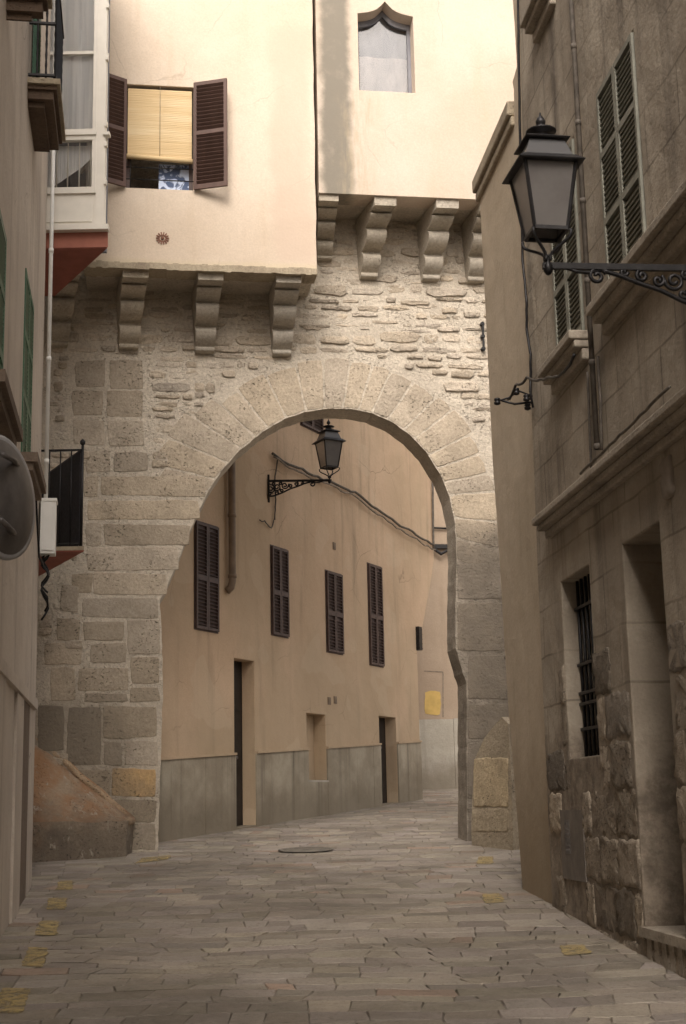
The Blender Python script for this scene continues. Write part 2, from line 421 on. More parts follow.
M['curtain_pale'] = t.out(t.mix(t.ramp(wv, .3, .7), (.33, .315, .32), (.44, .41, .40)), .8, wv, .04, .8)
t = NT('window_glass')
tr = t.n('ShaderNodeBsdfTransparent'); gs = t.n('ShaderNodeBsdfGlossy'); gs.inputs['Roughness'].default_value = .02
fr0 = t.n('ShaderNodeFresnel'); fr0.inputs['IOR'].default_value = 1.6; mxs = t.n('ShaderNodeMixShader')
t.l(fr0.outputs[0], mxs.inputs[0]); t.l(tr.outputs[0], mxs.inputs[1]); t.l(gs.outputs[0], mxs.inputs[2]); t.l(mxs.outputs[0], t.nt.nodes['Material Output'].inputs['Surface'])
M['glass'] = t.m
t = NT('milky_lantern_glass')
t.b.inputs['Roughness'].default_value = .28; t.b.inputs['Transmission Weight'].default_value = .35
t.l(t.mix(t.ramp(t.noise(5, 5, .6), .3, .7), (.19, .175, .168), (.25, .235, .225)), t.b.inputs['Base Color'])
M['lantern_glass'] = t.m
t = NT('clear_upper_lantern_glass')
t.b.inputs['Roughness'].default_value = .25; t.b.inputs['Base Color'].default_value = (.12, .12, .125, 1)
M['lantern_top_glass'] = t.m
t = NT('printed_blue_cloth')
v = t.n('ShaderNodeTexVoronoi'); v.inputs['Scale'].default_value = 9; t.l(t.vec((1, 1, 1)), v.inputs['Vector'])
nn = t.noise(7, 3, .5, dist=1.5)
M['cloth'] = t.out(t.mix(t.ramp(nn, .45, .55), (.10, .14, .25), (.62, .72, .92)), .8)
t = NT('worn_yellow_paint')
n1 = t.noise(9, 7, .75)
_y = t.out(t.mix(t.ramp(n1, .42, .62), (.40, .32, .18), (.55, .43, .19)), .85, n1, .004, .5)
YW = flat('yellow_wall_paint', (.56, .39, .13), .8, .12, 5)
M['yellow_wall'] = YW
tp = t.n('ShaderNodeBsdfTransparent'); mx_ = t.n('ShaderNodeMixShader')
t.l(t.ramp(t.noise(13, 6, .8), .36, .56, .0, .72), mx_.inputs[0]); t.l(tp.outputs[0], mx_.inputs[1]); t.l(t.b.outputs[0], mx_.inputs[2]); t.l(mx_.outputs[0], t.nt.nodes['Material Output'].inputs['Surface'])
M['yellow'] = _y
# paving
t = NT('worn_paving_stone')
at = t.n('ShaderNodeAttribute', attribute_name='tint').outputs['Color']
col = t.mix(1.0, (.34, .305, .26), at, 'MULTIPLY')
col = t.mix(t.ramp(t.noise(.8, 6, .6), .4, .68, 0, .6), col, (.15, .13, .105))
col = t.mix(t.ramp(t.noise(4, 6, .72), .5, .75, 0, .6), col, (.33, .30, .25))
col = t.mix(t.ramp(t.noise(9, 6, .8, t.vec((.8, 1.3, 1))), .55, .72, 0, .75), col, (.095, .083, .066))
col = t.mix(t.ramp(t.noise(38, 3, .7), .5, .7, 0, .45), col, (.12, .10, .08))
rg = t.ramp(t.noise(3, 5, .6), .3, .7, .5, .85)
hh = t.math('ADD', t.noise(5, 6, .6), t.math('MULTIPLY', t.noise(28, 6, .7), .35))
M['paving'] = t.out(col, rg, hh, .03, .8, spec=.35)
t = NT('dirt_joints')
M['dirt'] = t.out(t.mix(t.ramp(t.noise(9, 6, .7), .3, .7), (.15, .132, .108), (.23, .205, .17)), .95, t.noise(20, 6, .7), .02)

# ------------------------------------------------------------------ ground
def slope_noise(x, y): return mnoise.noise(Vector((x*.5, y*.5, 0)))*.025 if abs(x) < 12 and -5 < y < 41 else 0
g = G()
def gh(x, y): return gz(y) if -60 < y < 200 else gz(max(-60, y))
xs = [-90, -50, -25, -12, -8]+[-6+i*.5 for i in range(25)]+[9, 14, 26, 50, 90]
ys = [-80, -40, -20, -8]+[i*1.0 for i in range(-4, 40)]+[46, 60, 90, 130]
vs = [(x, y, gh(x, y)+slope_noise(x, y)*.5-.012) for y in ys for x in xs]; W = len(xs)
g.add(vs, [(j*W+i, j*W+i+1, (j+1)*W+i+1, (j+1)*W+i) for j in range(len(ys)-1) for i in range(W-1)])
tag(g.build('street_ground', M['dirt']), kind='structure')

g = G(); y = 1.5
random.seed(5)
while y < 35:
    h = random.uniform(.15, .30)
    x0 = -4.3+random.uniform(0, .4) if y < 20 else -3.2
    x1 = 3.2 if y < 20 else 9
    skew = .12; lean = random.uniform(-.05, .05)
    x = x0
    pjb = pjt = 0
    while x < x1:
        wd = random.uniform(.15, .5)
        gp = .0035
        def wob(xx, yy): return .28*mnoise.noise(Vector((xx*.7, yy*.7, 4)))+.07*mnoise.noise(Vector((xx*2.6, yy*2.6, 9)))
        j = lambda: random.uniform(-.045, .045)
        jb, jt = j(), j()
        gx = .0012
        cs = [(x+gx+pjb, y+gp+wob(x, y)), (x+wd/2, y+gp+wob(x+wd/2, y)), (x+wd-gx+jb, y+gp+wob(x+wd, y)), (x+wd-gx+jt, y+h-gp+wob(x+wd, y+h)), (x+wd/2, y+h-gp+wob(x+wd/2, y+h)), (x+gx+pjt, y+h-gp+wob(x, y+h))]
        pjb, pjt = jb, jt
        tz = random.uniform(-.002, .003); tx = random.uniform(-.006, .006); ty = random.uniform(-.008, .008)
        cxm = x+wd/2; cym = y+h/2
        def zz(p): return gz(p[1])+tz+tx*(p[0]-cxm)+ty*(p[1]-cym)+slope_noise(*p)*.5
        b = .008
        def inn(p): 
            dx, dy = cxm-p[0], cym-p[1]; L = math.hypot(dx, dy); return (p[0]+dx/L*b, p[1]+dy/L*b)
        v = random.uniform(.70, 1.2)*(1+.22*mnoise.noise(Vector((x*.6, y*.35, 2)))); r = random.random()
        tin = (v, v*random.uniform(.96, 1.0), v*random.uniform(.9, 1.02))
        if r < .05: tin = (v*1.08, v*.9, v*.82)
        g.tint = tin
        n = 6
        base = [(p[0], p[1], zz(p)-.03) for p in cs]; mid = [(p[0], p[1], zz(p)-.008) for p in cs]
        top = [(*inn(p), zz(inn(p))) for p in cs]
        g.smooth = True
        g.add(base+mid+top, [(k*n+i, k*n+(i+1) % n, (k+1)*n+(i+1) % n, (k+1)*n+i) for k in (0, 1) for i in range(n)])
        g.smooth = False
        g.add(top, [tuple(range(n))])
        x += wd
    y += h
tag(g.build('street_paving', M['paving']), kind='structure')

# worn yellow paint squares
def mark(q, label):
    g = G(); c3 = [ground(*p) for p in q]; c = sum(c3, Vector())/4
    pts = rough([(p.x, p.y) for p in c3], .07, .012)
    g.prism([Vector((X, Y, gz(Y)+slope_noise(X, Y)*.5+.007)) for X, Y in pts], (0, 0, .002))
    tag(g.build('yellow_paint_mark', M['yellow'], None, c), label, 'paint mark', 'worn yellow squares painted on the paving')
mark([(-14, 1014), (22, 1014), (32, 989), (2, 989)], 'worn yellow paint square nearest the camera at the lower left corner of the paving')
mark([(20, 967), (44, 968), (48, 949), (28, 948)], 'worn yellow paint square beside the left wall, second from the bottom')
mark([(35, 936), (57, 936), (59, 922), (40, 922)], 'worn yellow paint square beside the left wall, third from the bottom')
mark([(46, 911), (65, 911), (67, 899), (49, 899)], 'worn yellow paint square beside the left wall, fourth from the bottom')
mark([(56, 890), (72, 890), (73, 881), (59, 881)], 'small faint yellow paint square in front of the left buttress')
mark([(135, 864), (168, 860), (172, 856), (142, 859)], 'faint yellow paint strip at the foot of the left side of the arch')
mark([(477, 865), (493, 865), (494, 857), (479, 857)], 'faint yellow paint patch in front of the right stone buttress')
mark([(484, 903), (504, 902), (500, 893), (482, 894)], 'faint yellow paint patch beside the foot of the ochre wall')
mark([(565, 957), (592, 955), (584, 946), (560, 947)], 'faint yellow paint patch on the paving near the barred window wall')

# manhole cover through the arch
c = ground(306, 850.5); g = G()
ax = Vector((0, -SLOPE, 1)).normalized()
g.lathe(c+ax*.012, [(.33, 0), (.33, .003), (.29, .003), (.29, .001), (.27, .001), (.27, .004), (.02, .004)], 28, ax)
for k in range(-3, 4):
    L = math.sqrt(.25**2-(k*.07)**2)
    g.box(c+ax*.016+Vector((0, k*.07, k*.07*SLOPE)), (L, 0, 0), Vector((0, .012, .012*SLOPE)), ax*.003)
tag(g.build('manhole_cover', flat('worn_cast_iron', (.20, .18, .15), .6, .25, 9), None, c), 'dark round iron manhole cover set in the paving under the arch', 'manhole cover')

# ------------------------------------------------------------------ the arch wall
INTR = [(160, 600), (166, 590), (178, 560), (194, 521), (208, 492), (222, 470), (240, 450), (262, 432), (284, 419), (305, 412), (330, 408.5), (352, 409), (372, 413), (392, 422), (410, 435), (426, 452), (440, 474), (450, 498), (455, 525), (456.5, 560), (455.5, 600), (455.5, 648), (458, 657), (466.5, 684), (467, 846)]
LEFTJ = [(158, 870), (158, 852), (160, 780), (163, 690), (162, 640), (160, 606)]
def A_(p): return A.hit(*p)
a_l = A.hit(-60, 600)[0]; a_r = A.hit(620, 600)[0]
ztop = A.hit(300, 170)[1]+.3
op = [A_(p) for p in LEFTJ]+[A_(p) for p in INTR]+[A_((467, 870))]
op = [(a, z if i not in (0, len(op)-1) else .4) for i, (a, z) in enumerate(op)]
dense = []
for i in range(len(op)-1):
    p, q = op[i], op[i+1]; L = math.hypot(q[0]-p[0], q[1]-p[1]); k = max(1, int(L/.07))
    for j in range(k):
        t_ = j/k
        dense.append((p[0]+(q[0]-p[0])*t_+random.uniform(-.005, .005), p[1]+(q[1]-p[1])*t_+random.uniform(-.004, .004)))
dense.append(op[-1])
outline = [(a_l, .4)]+dense+[(a_r, .4), (a_r, ztop), (a_l, ztop)]
root = thing('arch_wall', A.w(*A.hit(158, 852)), 'old pale sandstone wall pierced by the big round arch over the street', 'arch wall')
WALLT = .5
plate(A, outline, [], -WALLT, 0).build('masonry_wall', M['mortar'], root)
def shade(lo=.86, hi=1.12, warm=0.0):
    v = random.uniform(lo, hi); k = random.uniform(-.04, .04)+warm
    return (v*(1+k*.5), v, v*(1-k))
# arch ring
random.seed(21)
pts = [A_(p) for p in INTR[4:20]]
CA = A.hit(328, 505)
cum = [0]
for i in range(1, len(pts)): cum.append(cum[-1]+math.hypot(pts[i][0]-pts[i-1][0], pts[i][1]-pts[i-1][1]))
def at(s_):
    for i in range(1, len(pts)):
        if s_ <= cum[i] or i == len(pts)-1:
            k = (s_-cum[i-1])/(cum[i]-cum[i-1]); return (pts[i-1][0]+(pts[i][0]-pts[i-1][0])*k, pts[i-1][1]+(pts[i][1]-pts[i-1][1])*k)
g = G(); NV = 21; s_ = 0
ws = [random.uniform(.75, 1.3) for _ in range(NV)]; tw = sum(ws); ws = [w_*cum[-1]/tw for w_ in ws]
def outp(p, L):
    dx, dy = p[0]-CA[0], p[1]-CA[1]; r = math.hypot(dx, dy); return (p[0]+dx/r*L, p[1]+dy/r*L)
for w_ in ws:
    gp = .010
    Ln = random.uniform(.60, .70)
    if s_ < .9: Ln = random.uniform(.66, .86)
    p0 = at(s_+gp); p1 = at(s_+w_-gp); pm = at(s_+w_/2)
    i0, im, i1 = [outp(p, .012) for p in (p0, pm, p1)]
    o0, om, o1 = outp(p0, Ln), outp(pm, Ln+.01), outp(p1, Ln)
    # keep joints a constant width
    sq = 1+ (0)
    g.tint = shade(.92, 1.16)
    g.stone(A, rough([i0, im, i1, o1, om, o0], .09, .005), random.uniform(.003, .007), .005, bump=.001)
    s_ += w_
g.build('arch_ring', M['stone'], root)
# ashlar blocks, left of the arch: rows read from the picture (x0,x1,y0,y1,tint)
g = G()
random.seed(3)
blocks = [(76,105,361,387),(109,143,361,388),(72,103,391,416),(107,143,391,417),(73,104,420,445),(108,144,420,447),
 (85,110,450,472),(114,148,452,471),(84,98,476,497),(101,206,476,496),(87,199,500,520),(86,101,523,546),(104,190,524,545),(87,178,548,570),(94,168,573,594),(72,92,573,594),(60,78,585,612),
 (82,158,598,618),(56,80,618,640),(84,124,621,640),(128,160,621,654),(45,82,643,664),(90,126,643,664),(78,128,668,690),(131,160,657,684),(50,75,668,700),
 (37,63,705,750,.62),(67,100,707,766,.60),(103,158,706,738),(103,122,741,765,.8),(125,158,741,765),(76,110,769,796,1.0),(112,155,769,797,2),(112,156,800,822,.8),(106,156,824,850,.72),
 (130,160,688,702),(84,128,693,703,.9)]
for b in blocks:
    x0, x1, y0, y1 = b[:4]; v = b[4] if len(b) > 4 else None
    j = lambda: random.uniform(-1.2, 1.2)
    q = [A_((x0+j(), y1+j())), A_((x1+j(), y1+j())), A_((x1+j(), y0+j())), A_((x0+j(), y0+j()))]
    t_ = shade(.82, 1.14)
    if v == 2: t_ = (1.18, .95, .62)
    elif v: t_ = tuple(c_*v for c_ in t_)
    g.tint = t_
    g.stone(A, rough(q, .075, .007), random.uniform(.003, .008), .006, bump=.0015)
# right pier courses
y = 452
random.seed(9)
rows = [(470, 488), (490, 520), (523, 560), (563, 600), (603, 652), (655, 700), (704, 740), (743, 800), (803, 848)]
for y0, y1 in rows:
    xl = 457.6 if y0 < 640 else 468
    for x0, x1 in ((xl if y0 > 500 else 470, 545),):
        
        v = .68 if y0 > 600 else .82
        g.tint = tuple(c_*v for c_ in shade(.92, 1.08))
        if y0 < 560: continue
        if x1-x0 < 8: continue
        g.stone(A, rough([A_((x0, y1-1)), A_((x1, y1-1)), A_((x1, y0)), A_((x0, y0))], .08, .006), random.uniform(.003, .008), .006, bump=.0015)
g.build('ashlar_blocks', M['stone'], root)
# rubble: thin flat stones in rough courses
g = G(); random.seed(8)
intr2 = [A_(p) for p in INTR]
bl2 = [(min(b[0], b[1])-3, max(b[0], b[1])+3, b[2]-3, b[3]+3) for b in blocks]
def in_open(a, z_):
    c_ = False
    for i in range(len(dense)):
        (x1_, y1_), (x2_, y2_) = dense[i-1], dense[i]
        if (y1_ > z_) != (y2_ > z_) and a < (x2_-x1_)*(z_-y1_)/(y2_-y1_)+x1_: c_ = not c_
    return c_
def free(px, py):
    if in_open(*A_((px, py))): return False
    if not (46 < px < 560): return False
    for b in bl2:
        if b[0] < px < b[1] and b[2] < py < b[3]: return False
    a, z_ = A_((px, py))
    if py > 500 and px > 150: return False
    d = min(math.hypot(a-q[0], z_-q[1]) for q in [at(k*cum[-1]/60) for k in range(61)])
    return d > .70
y = 222.0
while y < 480:
    h = random.uniform(5, 13)
    x = 48+random.uniform(0, 20)
    while x < 545:
        w_ = random.uniform(12, 46)*(h/10)**.4
        fr_ok = lambda w9: free(x, y) and free(x+w9, y+h) and free(x+w9/2, y+h/2) and free(x, y+h) and free(x+w9, y)
        if not fr_ok(w_): w_ = 11
        if fr_ok(w_) and random.random() < .9:
            hh = h*random.uniform(.72, 1.02); y0 = y+random.uniform(-2, 2)
            a0, z1 = A_((x+.3, y0)); a1, z0 = A_((x+w_-.4, y0+hh-.4))
            n = random.choice([7, 8, 9, 11]); poly = []; ph = random.uniform(0, .5)
            for k in range(n):
                an = 2*math.pi*k/n+ph; ex = .45
                cx_ = math.copysign(abs(math.cos(an))**ex, math.cos(an)); sy_ = math.copysign(abs(math.sin(an))**ex, math.sin(an))
                poly.append(((a0+a1)/2+cx_*(a1-a0)/2*random.uniform(.85, 1.05), (z0+z1)/2+sy_*(z1-z0)/2*random.uniform(.7, 1.12)+(cx_)*random.uniform(-.01, .01)))
            g.tint = shade(.78, 1.15)
            g.stone(A, rough(poly, .05, .006), random.choice([random.uniform(.0, .012), random.uniform(.008, .035)]), .012, bump=.010)
        x += w_+random.uniform(0, 2)
    y += h+random.uniform(0, .8)
# rubble fill low on the left
for (x0, x1, y0, y1) in [(148, 168, 450, 472), (60, 82, 640, 643), (37, 48, 610, 640), (62, 84, 450, 470), (44, 70, 500, 530), (44, 84, 535, 565), (36, 74, 752, 766)]:
    for k in range(3):
        xa = random.uniform(x0, x1-8); ya = random.uniform(y0, max(y0+1, y1-8))
        g.tint = shade(.8, 1.1)
        g.stone(A, rough([A_((xa, ya+8)), A_((xa+14, ya+8)), A_((xa+14, ya)), A_((xa, ya))], .05, .01), random.uniform(.01, .02), .012)
g.build('rubble_stones', M['rubble'], root)
# iron hinge left on the wall edge
g = G()
f_ = A
a, z0 = A.hit(483, 352); _, z1 = A.hit(483, 323)
g.fbox(A, a-.012, a+.012, z0, z1, .03, .06)
for zz_ in (z0+.03, (z0+z1)/2, z1-.03): g.fbox(A, a-.03, a+.02, zz_-.015, zz_+.015, .0, .07)
g.build('iron_hinge', M['iron'], root)

# ------------------------------------------------------------------ shutters
def shutter(p0, u, n, W_, H, mat, parent, name='shutter', nsl=18, rails=(.5,), st=.05, th=.035, loc=None, tilt=.6, slat=.52, flip=1, sth=.004):
    """louvred leaf: p0 bottom corner, u along width, n outward"""
    p0 = Vector(p0); u = Vector(u).normalized(); n = Vector(n).normalized(); Z = Vector((0, 0, 1))
    g = G(); c = lambda a, z_, d=0: p0+u*a+Z*z_+n*d
    def bb(a0, a1, z0, z1, t0=0, t1=th): g.box(c((a0+a1)/2, (z0+z1)/2, (t0+t1)/2), u*(a1-a0)/2, n*(t1-t0)/2, Z*(z1-z0)/2)
    bb(0, st, 0, H); bb(W_-st, W_, 0, H)
    ed = [0]+[r_*H for r_ in rails]+[H]
    bb(st, W_-st, 0, st*1.5); bb(st, W_-st, H-st*1.2, H)
    for r_ in rails: bb(st, W_-st, r_*H-st*.7, r_*H+st*.7)
    o = g.build(name, mat, parent)
    s = G(); k = 0
    step = H/(nsl*(len(ed)-1)+2)
    z_ = st*1.5+step*.5
    while z_ < H-st*1.2-step*.3:
        if all(abs(z_-r_*H) > st*.7+step*.35 for r_ in rails):
            sl = Vector((0, 0, 1))*math.sin(tilt)*-flip+n*math.cos(tilt)
            pn = u.cross(sl)
            s.box(c(W_/2, z_, th*.5), u*(W_/2-st), sl*step*slat, pn*sth)
        z_ += step
    s.build('slats', mat, o)
    return o

# ------------------------------------------------------------------ overhanging house, left block
ZT = 14.0
aL0, zL0 = AL.hit(84, 268); aL1, _ = AL.hit(317, 272)
zL0 = AL.hit(200, 269)[1]
rootL = thing('overhanging_house', AL.w((aL0+aL1)/2, zL0), 'cream rendered house block jutting over the arch with brown open shutters and straw blind', 'house')
wx0, wx1, wz0, wz1 = AL.rect(126, 193.5, 84, 187.5)
outl = rough([(aL0, zL0), (aL1, zL0), (aL1, ZT), (aL0, ZT)], .25, .006, False)
plate(AL, outl, [rc(wx0, wx1, wz0, wz1)], -.35, 0, bevel=.006).build('wall', M['cream_left'], rootL)
# floor slab / soffit and side + back so that it is a volume
g = G(); g.fbox(AL, aL0+.01, aL1-.01, zL0+.02, zL0+.2, -1.5, -.352); g.fbox(AL, aL1-.25, aL1-.004, zL0+.202, ZT, -1.5, -.352); g.fbox(AL, aL0+.004, aL0+.25, zL0+.202, ZT, -1.5, -.352)
g.fbox(AL, aL0+.01, aL1-.01, zL0+.02, ZT-.02, -1.75, -1.502)
g.build('rear_wall', M['mortar'], rootL)
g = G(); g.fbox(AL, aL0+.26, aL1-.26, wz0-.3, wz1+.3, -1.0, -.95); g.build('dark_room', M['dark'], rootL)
# projecting lower lip
g = G(); n = 40
for k in range(n):
    a = aL0+(aL1-aL0)*k/n
    g.fbox(AL, a, a+(aL1-aL0)/n-.0005, zL0-.03+random.uniform(-.008, .008), zL0+.05+random.uniform(-.01, .01), -.3, .022+random.uniform(-.006, .008))
g.build('ledge', M['slab_stone'], rootL)
# window
win = G(); fw = .05
win.fbox(AL, wx0, wx0+fw, wz0, wz1, -.22, -.17); win.fbox(AL, wx1-fw, wx1, wz0, wz1, -.22, -.17)
win.fbox(AL, wx0+fw, wx1-fw, wz1-fw, wz1, -.22, -.17); win.fbox(AL, wx0+fw, wx1-fw, wz0, wz0+fw, -.22, -.17)
wo = win.build('window', M['dark_brown'], rootL)
cl = G(); a2 = AL.hit(159, 175)[0]; cl.fbox(AL, a2, wx1-fw, wz0+.02, wz0+.42, -.20, -.19); cl.build('printed_cloth', M['cloth'], wo)
gb = G()
for zz_ in (wz0+.14, wz0+.30): gb.tube([AL.w(wx0, zz_, -.05), AL.w(wx1, zz_, -.05)], .007, 6)
gb.tube([AL.w(wx0+.06, wz0, -.05), AL.w(wx0+.06, wz0+.45, -.05)], .006, 6)
gb.build('guard_rail', M['iron'], wo)
# blind
bz = AL.hit(160, 157)[1]; g = G()
nb = 80
for k in range(nb):
    za = bz+(wz1-.04-bz)*k/nb; zb_ = bz+(wz1-.04-bz)*(k+1)/nb
    sag = lambda a: -.035*((a-wx0)/(wx1-wx0))*(1-k/nb)
    P = [AL.w(wx0+.02, za+sag(wx0), -.03-.003*(k % 2)), AL.w(wx1-.02, za+sag(wx1), -.03-.003*(k % 2)), AL.w(wx1-.02, zb_+sag(wx1), -.03-.003*(k % 2)), AL.w(wx0+.02, zb_+sag(wx0), -.03-.003*(k % 2))]
    g.prism(P, AL.n*-.006)
g.tube([AL.w(wx0+.01, bz-.0, -.02), AL.w(wx1-.01, bz-.035, -.02)], .032, 10)
bo = g.build('straw_blind', M['blind'], rootL)
g = G(); am = (wx0+wx1)/2; g.tube([AL.w(am, wz1, -.014), AL.w(am, bz, -.012)], .003, 5); g.build('cord', M['cable_light'], bo)
# open shutters, swung towards the street
lw = .42
def sw_dir(fr, sgn, ang): return fr.u*sgn*math.cos(ang)+fr.n*math.sin(ang)
ur = sw_dir(AL, 1, R(22)); nr = Vector((ur.y, -ur.x, 0)); 
if nr.dot(AL.n) < 0: nr = -nr
shutter(AL.w(wx1+.01, wz0-.01, .02), ur, nr, .44, wz1-wz0+.05, M['brown_wood'], rootL, 'shutter', 13, (.52,), .04, tilt=.75, slat=.60, flip=-1)
ul = sw_dir(AL, -1, R(30)); nl = Vector((ul.y, -ul.x, 0))
if nl.dot(AL.n) < 0: nl = -nl
shutter(AL.w(wx0-.01, wz0-.01, .02), ul, nl, .44, wz1-wz0+.05, M['brown_wood'], rootL, 'shutter', 13, (.52,), .04, tilt=.75, slat=.60, flip=-1)
# ceramic sun rosette
a, z_ = AL.hit(162.5, 238.5); g = G()
g.lathe(AL.w(a, z_, 0), [(.02, 0), (.02, .02), (.012, .024)], 12, AL.n)
for k in range(14):
    an = 2*math.pi*k/14; e1 = AL.u*math.cos(an)+Vector((0, 0, 1))*math.sin(an)
    g.bar(AL.w(a, z_, .008)+e1*.045, AL.w(a, z_, .008)+e1*.082, .013, .012, AL.n)
for k in range(24):
    an = 2*math.pi*k/24; an2 = 2*math.pi*(k+1)/24
    e1 = AL.u*math.cos(an)+Vector((0, 0, 1))*math.sin(an); e2 = AL.u*math.cos(an2)+Vector((0, 0, 1))*math.sin(an2)
    g.bar(AL.w(a, z_, .006)+e1*.04, AL.w(a, z_, .006)+e2*.04, .01, .012, AL.n)
g.build('sun_rosette', flat('terracotta_brown', (.20, .08, .045), .6), rootL)
# corbels
def corbel(topc, botc, fr, d_front, ztop_, wtop, parent, seed):
    """topc: pixel of the centre of the front at the top; botc: pixel of the centre of the foot on the wall"""
    random.seed(seed)
    ab, zb = A.hit(*botc); F_ = A.off(d_front); at_, _ = F_.hit(*topc)
    sk = (at_-ab)/d_front
    H = ztop_-zb; D = d_front
    prof = [(0, 0), (.12, 0), (.14, .05), (.11, .08), (.16, .11), (.24, .17), (.29, .25), (.28, .33), (.21, .37), (.22, .40), (.34, .41), (.46, .46), (.54, .54), (.55, .62), (.49, .67), (.46, .69), (.55, .70), (.68, .73), (.77, .79), (.76, .83), (.70, .85), (.97, .86), (.98, 1), (0, 1)]
    for _ in range(2):
        q_ = [prof[0]]
        for i in range(len(prof)-4):
            p, r_ = prof[i], prof[i+1]
            if i: q_.append((p[0]*.75+r_[0]*.25, p[1]*.75+r_[1]*.25))
            q_.append((p[0]*.25+r_[0]*.75, p[1]*.25+r_[1]*.75))
        prof = q_+prof[-4:]
    g = G(); V = []; n = len(prof); hw = wtop/2
    K = 1
    for e in (-1, 1):
        for d, z__ in prof:
            d2 = d*D; wv = hw*(.80+.28*z__)
            V.append(A.w(ab+sk*d2+e*wv, zb+z__*H, d2))
    fs = [tuple(range(n))[::-1], tuple(range(n, 2*n))]+[(i, (i+1) % n, n+(i+1) % n, n+i) for i in range(n)]
    g.tint = shade(.92, 1.1); g.add(V, fs)
    o = g.build('corbel', M['corbel'], parent)
    md = o.modifiers.new('bev', 'BEVEL'); md.width = .008; md.segments = 2
    return o
for i, (tc, bc) in enumerate([((136, 270), (128, 351)), ((211, 272), (204, 354)), ((289, 274), (281, 357)), ((68, 270), (57, 348))]):
    corbel(tc, bc, AL, .88, zL0+.0, .30, rootL, 40+i)

# ------------------------------------------------------------------ right block with the ogee window
rootR = thing('overhanging_house', AR.w(AR.hit(400, 197)[0], AR.hit(400, 197)[1]), 'cream rendered house block above the arch with pointed ogee window and grey stained corner', 'house')
aR0, _ = AR.hit(319, 195); aR1, _ = AR.hit(545, 195); zR0 = AR.hit(395, 196)[1]
ogx0, ogx1, ogz0, ogz1 = AR.rect(358.5, 414, 12, 90)
om = (ogx0+ogx1)/2; hw_ = (ogx1-ogx0)/2
og = [(ogx0, ogz0), (ogx1, ogz0), (ogx1, ogz1-.02)]
curve = [(1.0, 0), (.82, .015), (.62, .035), (.42, .07), (.28, .11), (.16, .17), (.07, .22), (0, .26)]
og += [(om+hw_*c_[0], ogz1-.02+c_[1]*.75) for c_ in curve[1:]]+[(om-hw_*c_[0], ogz1-.02+c_[1]*.75) for c_ in curve[::-1][1:]]
aR0 = max(aR0, aL1+.003)
# the wall stands beside the left block, a little set back
plate(AR, [(aR0, zR0), (aR1, zR0), (aR1, ZT), (aR0, ZT)], [og], -.35, 0, bevel=.005).build('wall', M['cream_right'], rootR)
g = G(); g.fbox(AR, aR0+.01, aR1-.01, zR0+.02, zR0+.2, -1.4, -.352); g.fbox(AR, aR0+.01, aR1-.01, zR0+.202, ZT-.02, -1.6, -1.402); g.fbox(AR, aR0+.01, aR0+.2, zR0+.202, ZT-.02, -1.4, -.352)
g.build('rear_wall', M['mortar'], rootR)
wo = None
g = G(); plate(AR, [(a_, z__) for a_, z__ in og], [[(om+(a_-om)*.88, ogz0+.04+(z__-ogz0)*.90) for a_, z__ in og]], -.26, -.22, g)
wo = g.build('window', M['curtain_grey'], rootR); tag(wo)
zc = AR.hit(380, 48)[1]
def folds(fr, a0, a1, z0, z1, d, amp, mat, parent, name, nf=26, seed=1):
    g = G(); g.smooth = True; nz = 12; vs = []
    for j in range(nz+1):
        for i in range(nf*2+1):
            a = a0+(a1-a0)*i/(nf*2); z_ = z0+(z1-z0)*j/nz
            vs.append(fr.w(a, z_, d+amp*mnoise.noise(Vector((a*5+seed, z_*.9, seed)))+amp*.5*mnoise.noise(Vector((a*14, z_*1.5, seed+3)))))
    Wn = nf*2+1
    fs = [(j*Wn+i, j*Wn+i+1, (j+1)*Wn+i+1, (j+1)*Wn+i) for j in range(nz) for i in range(nf*2)]
    g.add(vs, fs); return g.build(name, mat, parent)
folds(AR, ogx0-.03, ogx1+.03, ogz0-.03, zc+.02, -.29, .03, M['curtain_pale'], wo, 'curtain', 20, 3)
folds(AR, ogx0-.03, ogx1+.03, zc, ogz1+.3, -.31, .02, M['curtain_grey'], wo, 'curtain', 20, 7)
g = G(); plate(AR, [(om+(a_-om)*.9, ogz0+.03+(z__-ogz0)*.92) for a_, z__ in og], [], -.245, -.24, g); g.build('pane', M['glass'], wo)
for i, (tc, bc, w_) in enumerate([((329, 199), (324, 262), .24), ((386, 199), (367, 280), .27), ((448, 199), (429, 282), .28), ((492, 199), (474, 284), .28)]):
    corbel(tc, bc, AR, .84, zR0, w_, rootR, 60+i)

# ------------------------------------------------------------------ white enclosed balcony house, left behind
Yb = 15.0
EF = Frame((0, Yb), (1, 0), (0, -1))          # the near end of the bay, facing the camera
SL = SLOPE
rootE = thing('balcony_house', (-4.3, 15.0, gz(15)), 'house with white glazed enclosed balcony and small iron balcony beside the arch', 'house')
x1, zf = EF.hit(108, 231); xh = -3.75
zfar_pt = ray(60, 302)
# flat underside: near edge at Yb, far edge where the same height is met
zu = EF.hit(108, 247)[1]
t_ = (zu-EYE.z)/zfar_pt.z; far = EYE+zfar_pt*t_
print('bay far', far)
far.y = min(far.y, 17.5)
def bayprism(z0, z1, ins=0.0, x1_=x1, far_=far):
    return [Vector((xh, Yb+ins, z0)), Vector((x1_-ins, Yb+ins, z0)), Vector((far_.x-ins, far_.y-.25, z0)), Vector((xh, far_.y-.25, z0))], (0, 0, z1-z0)
g = G()
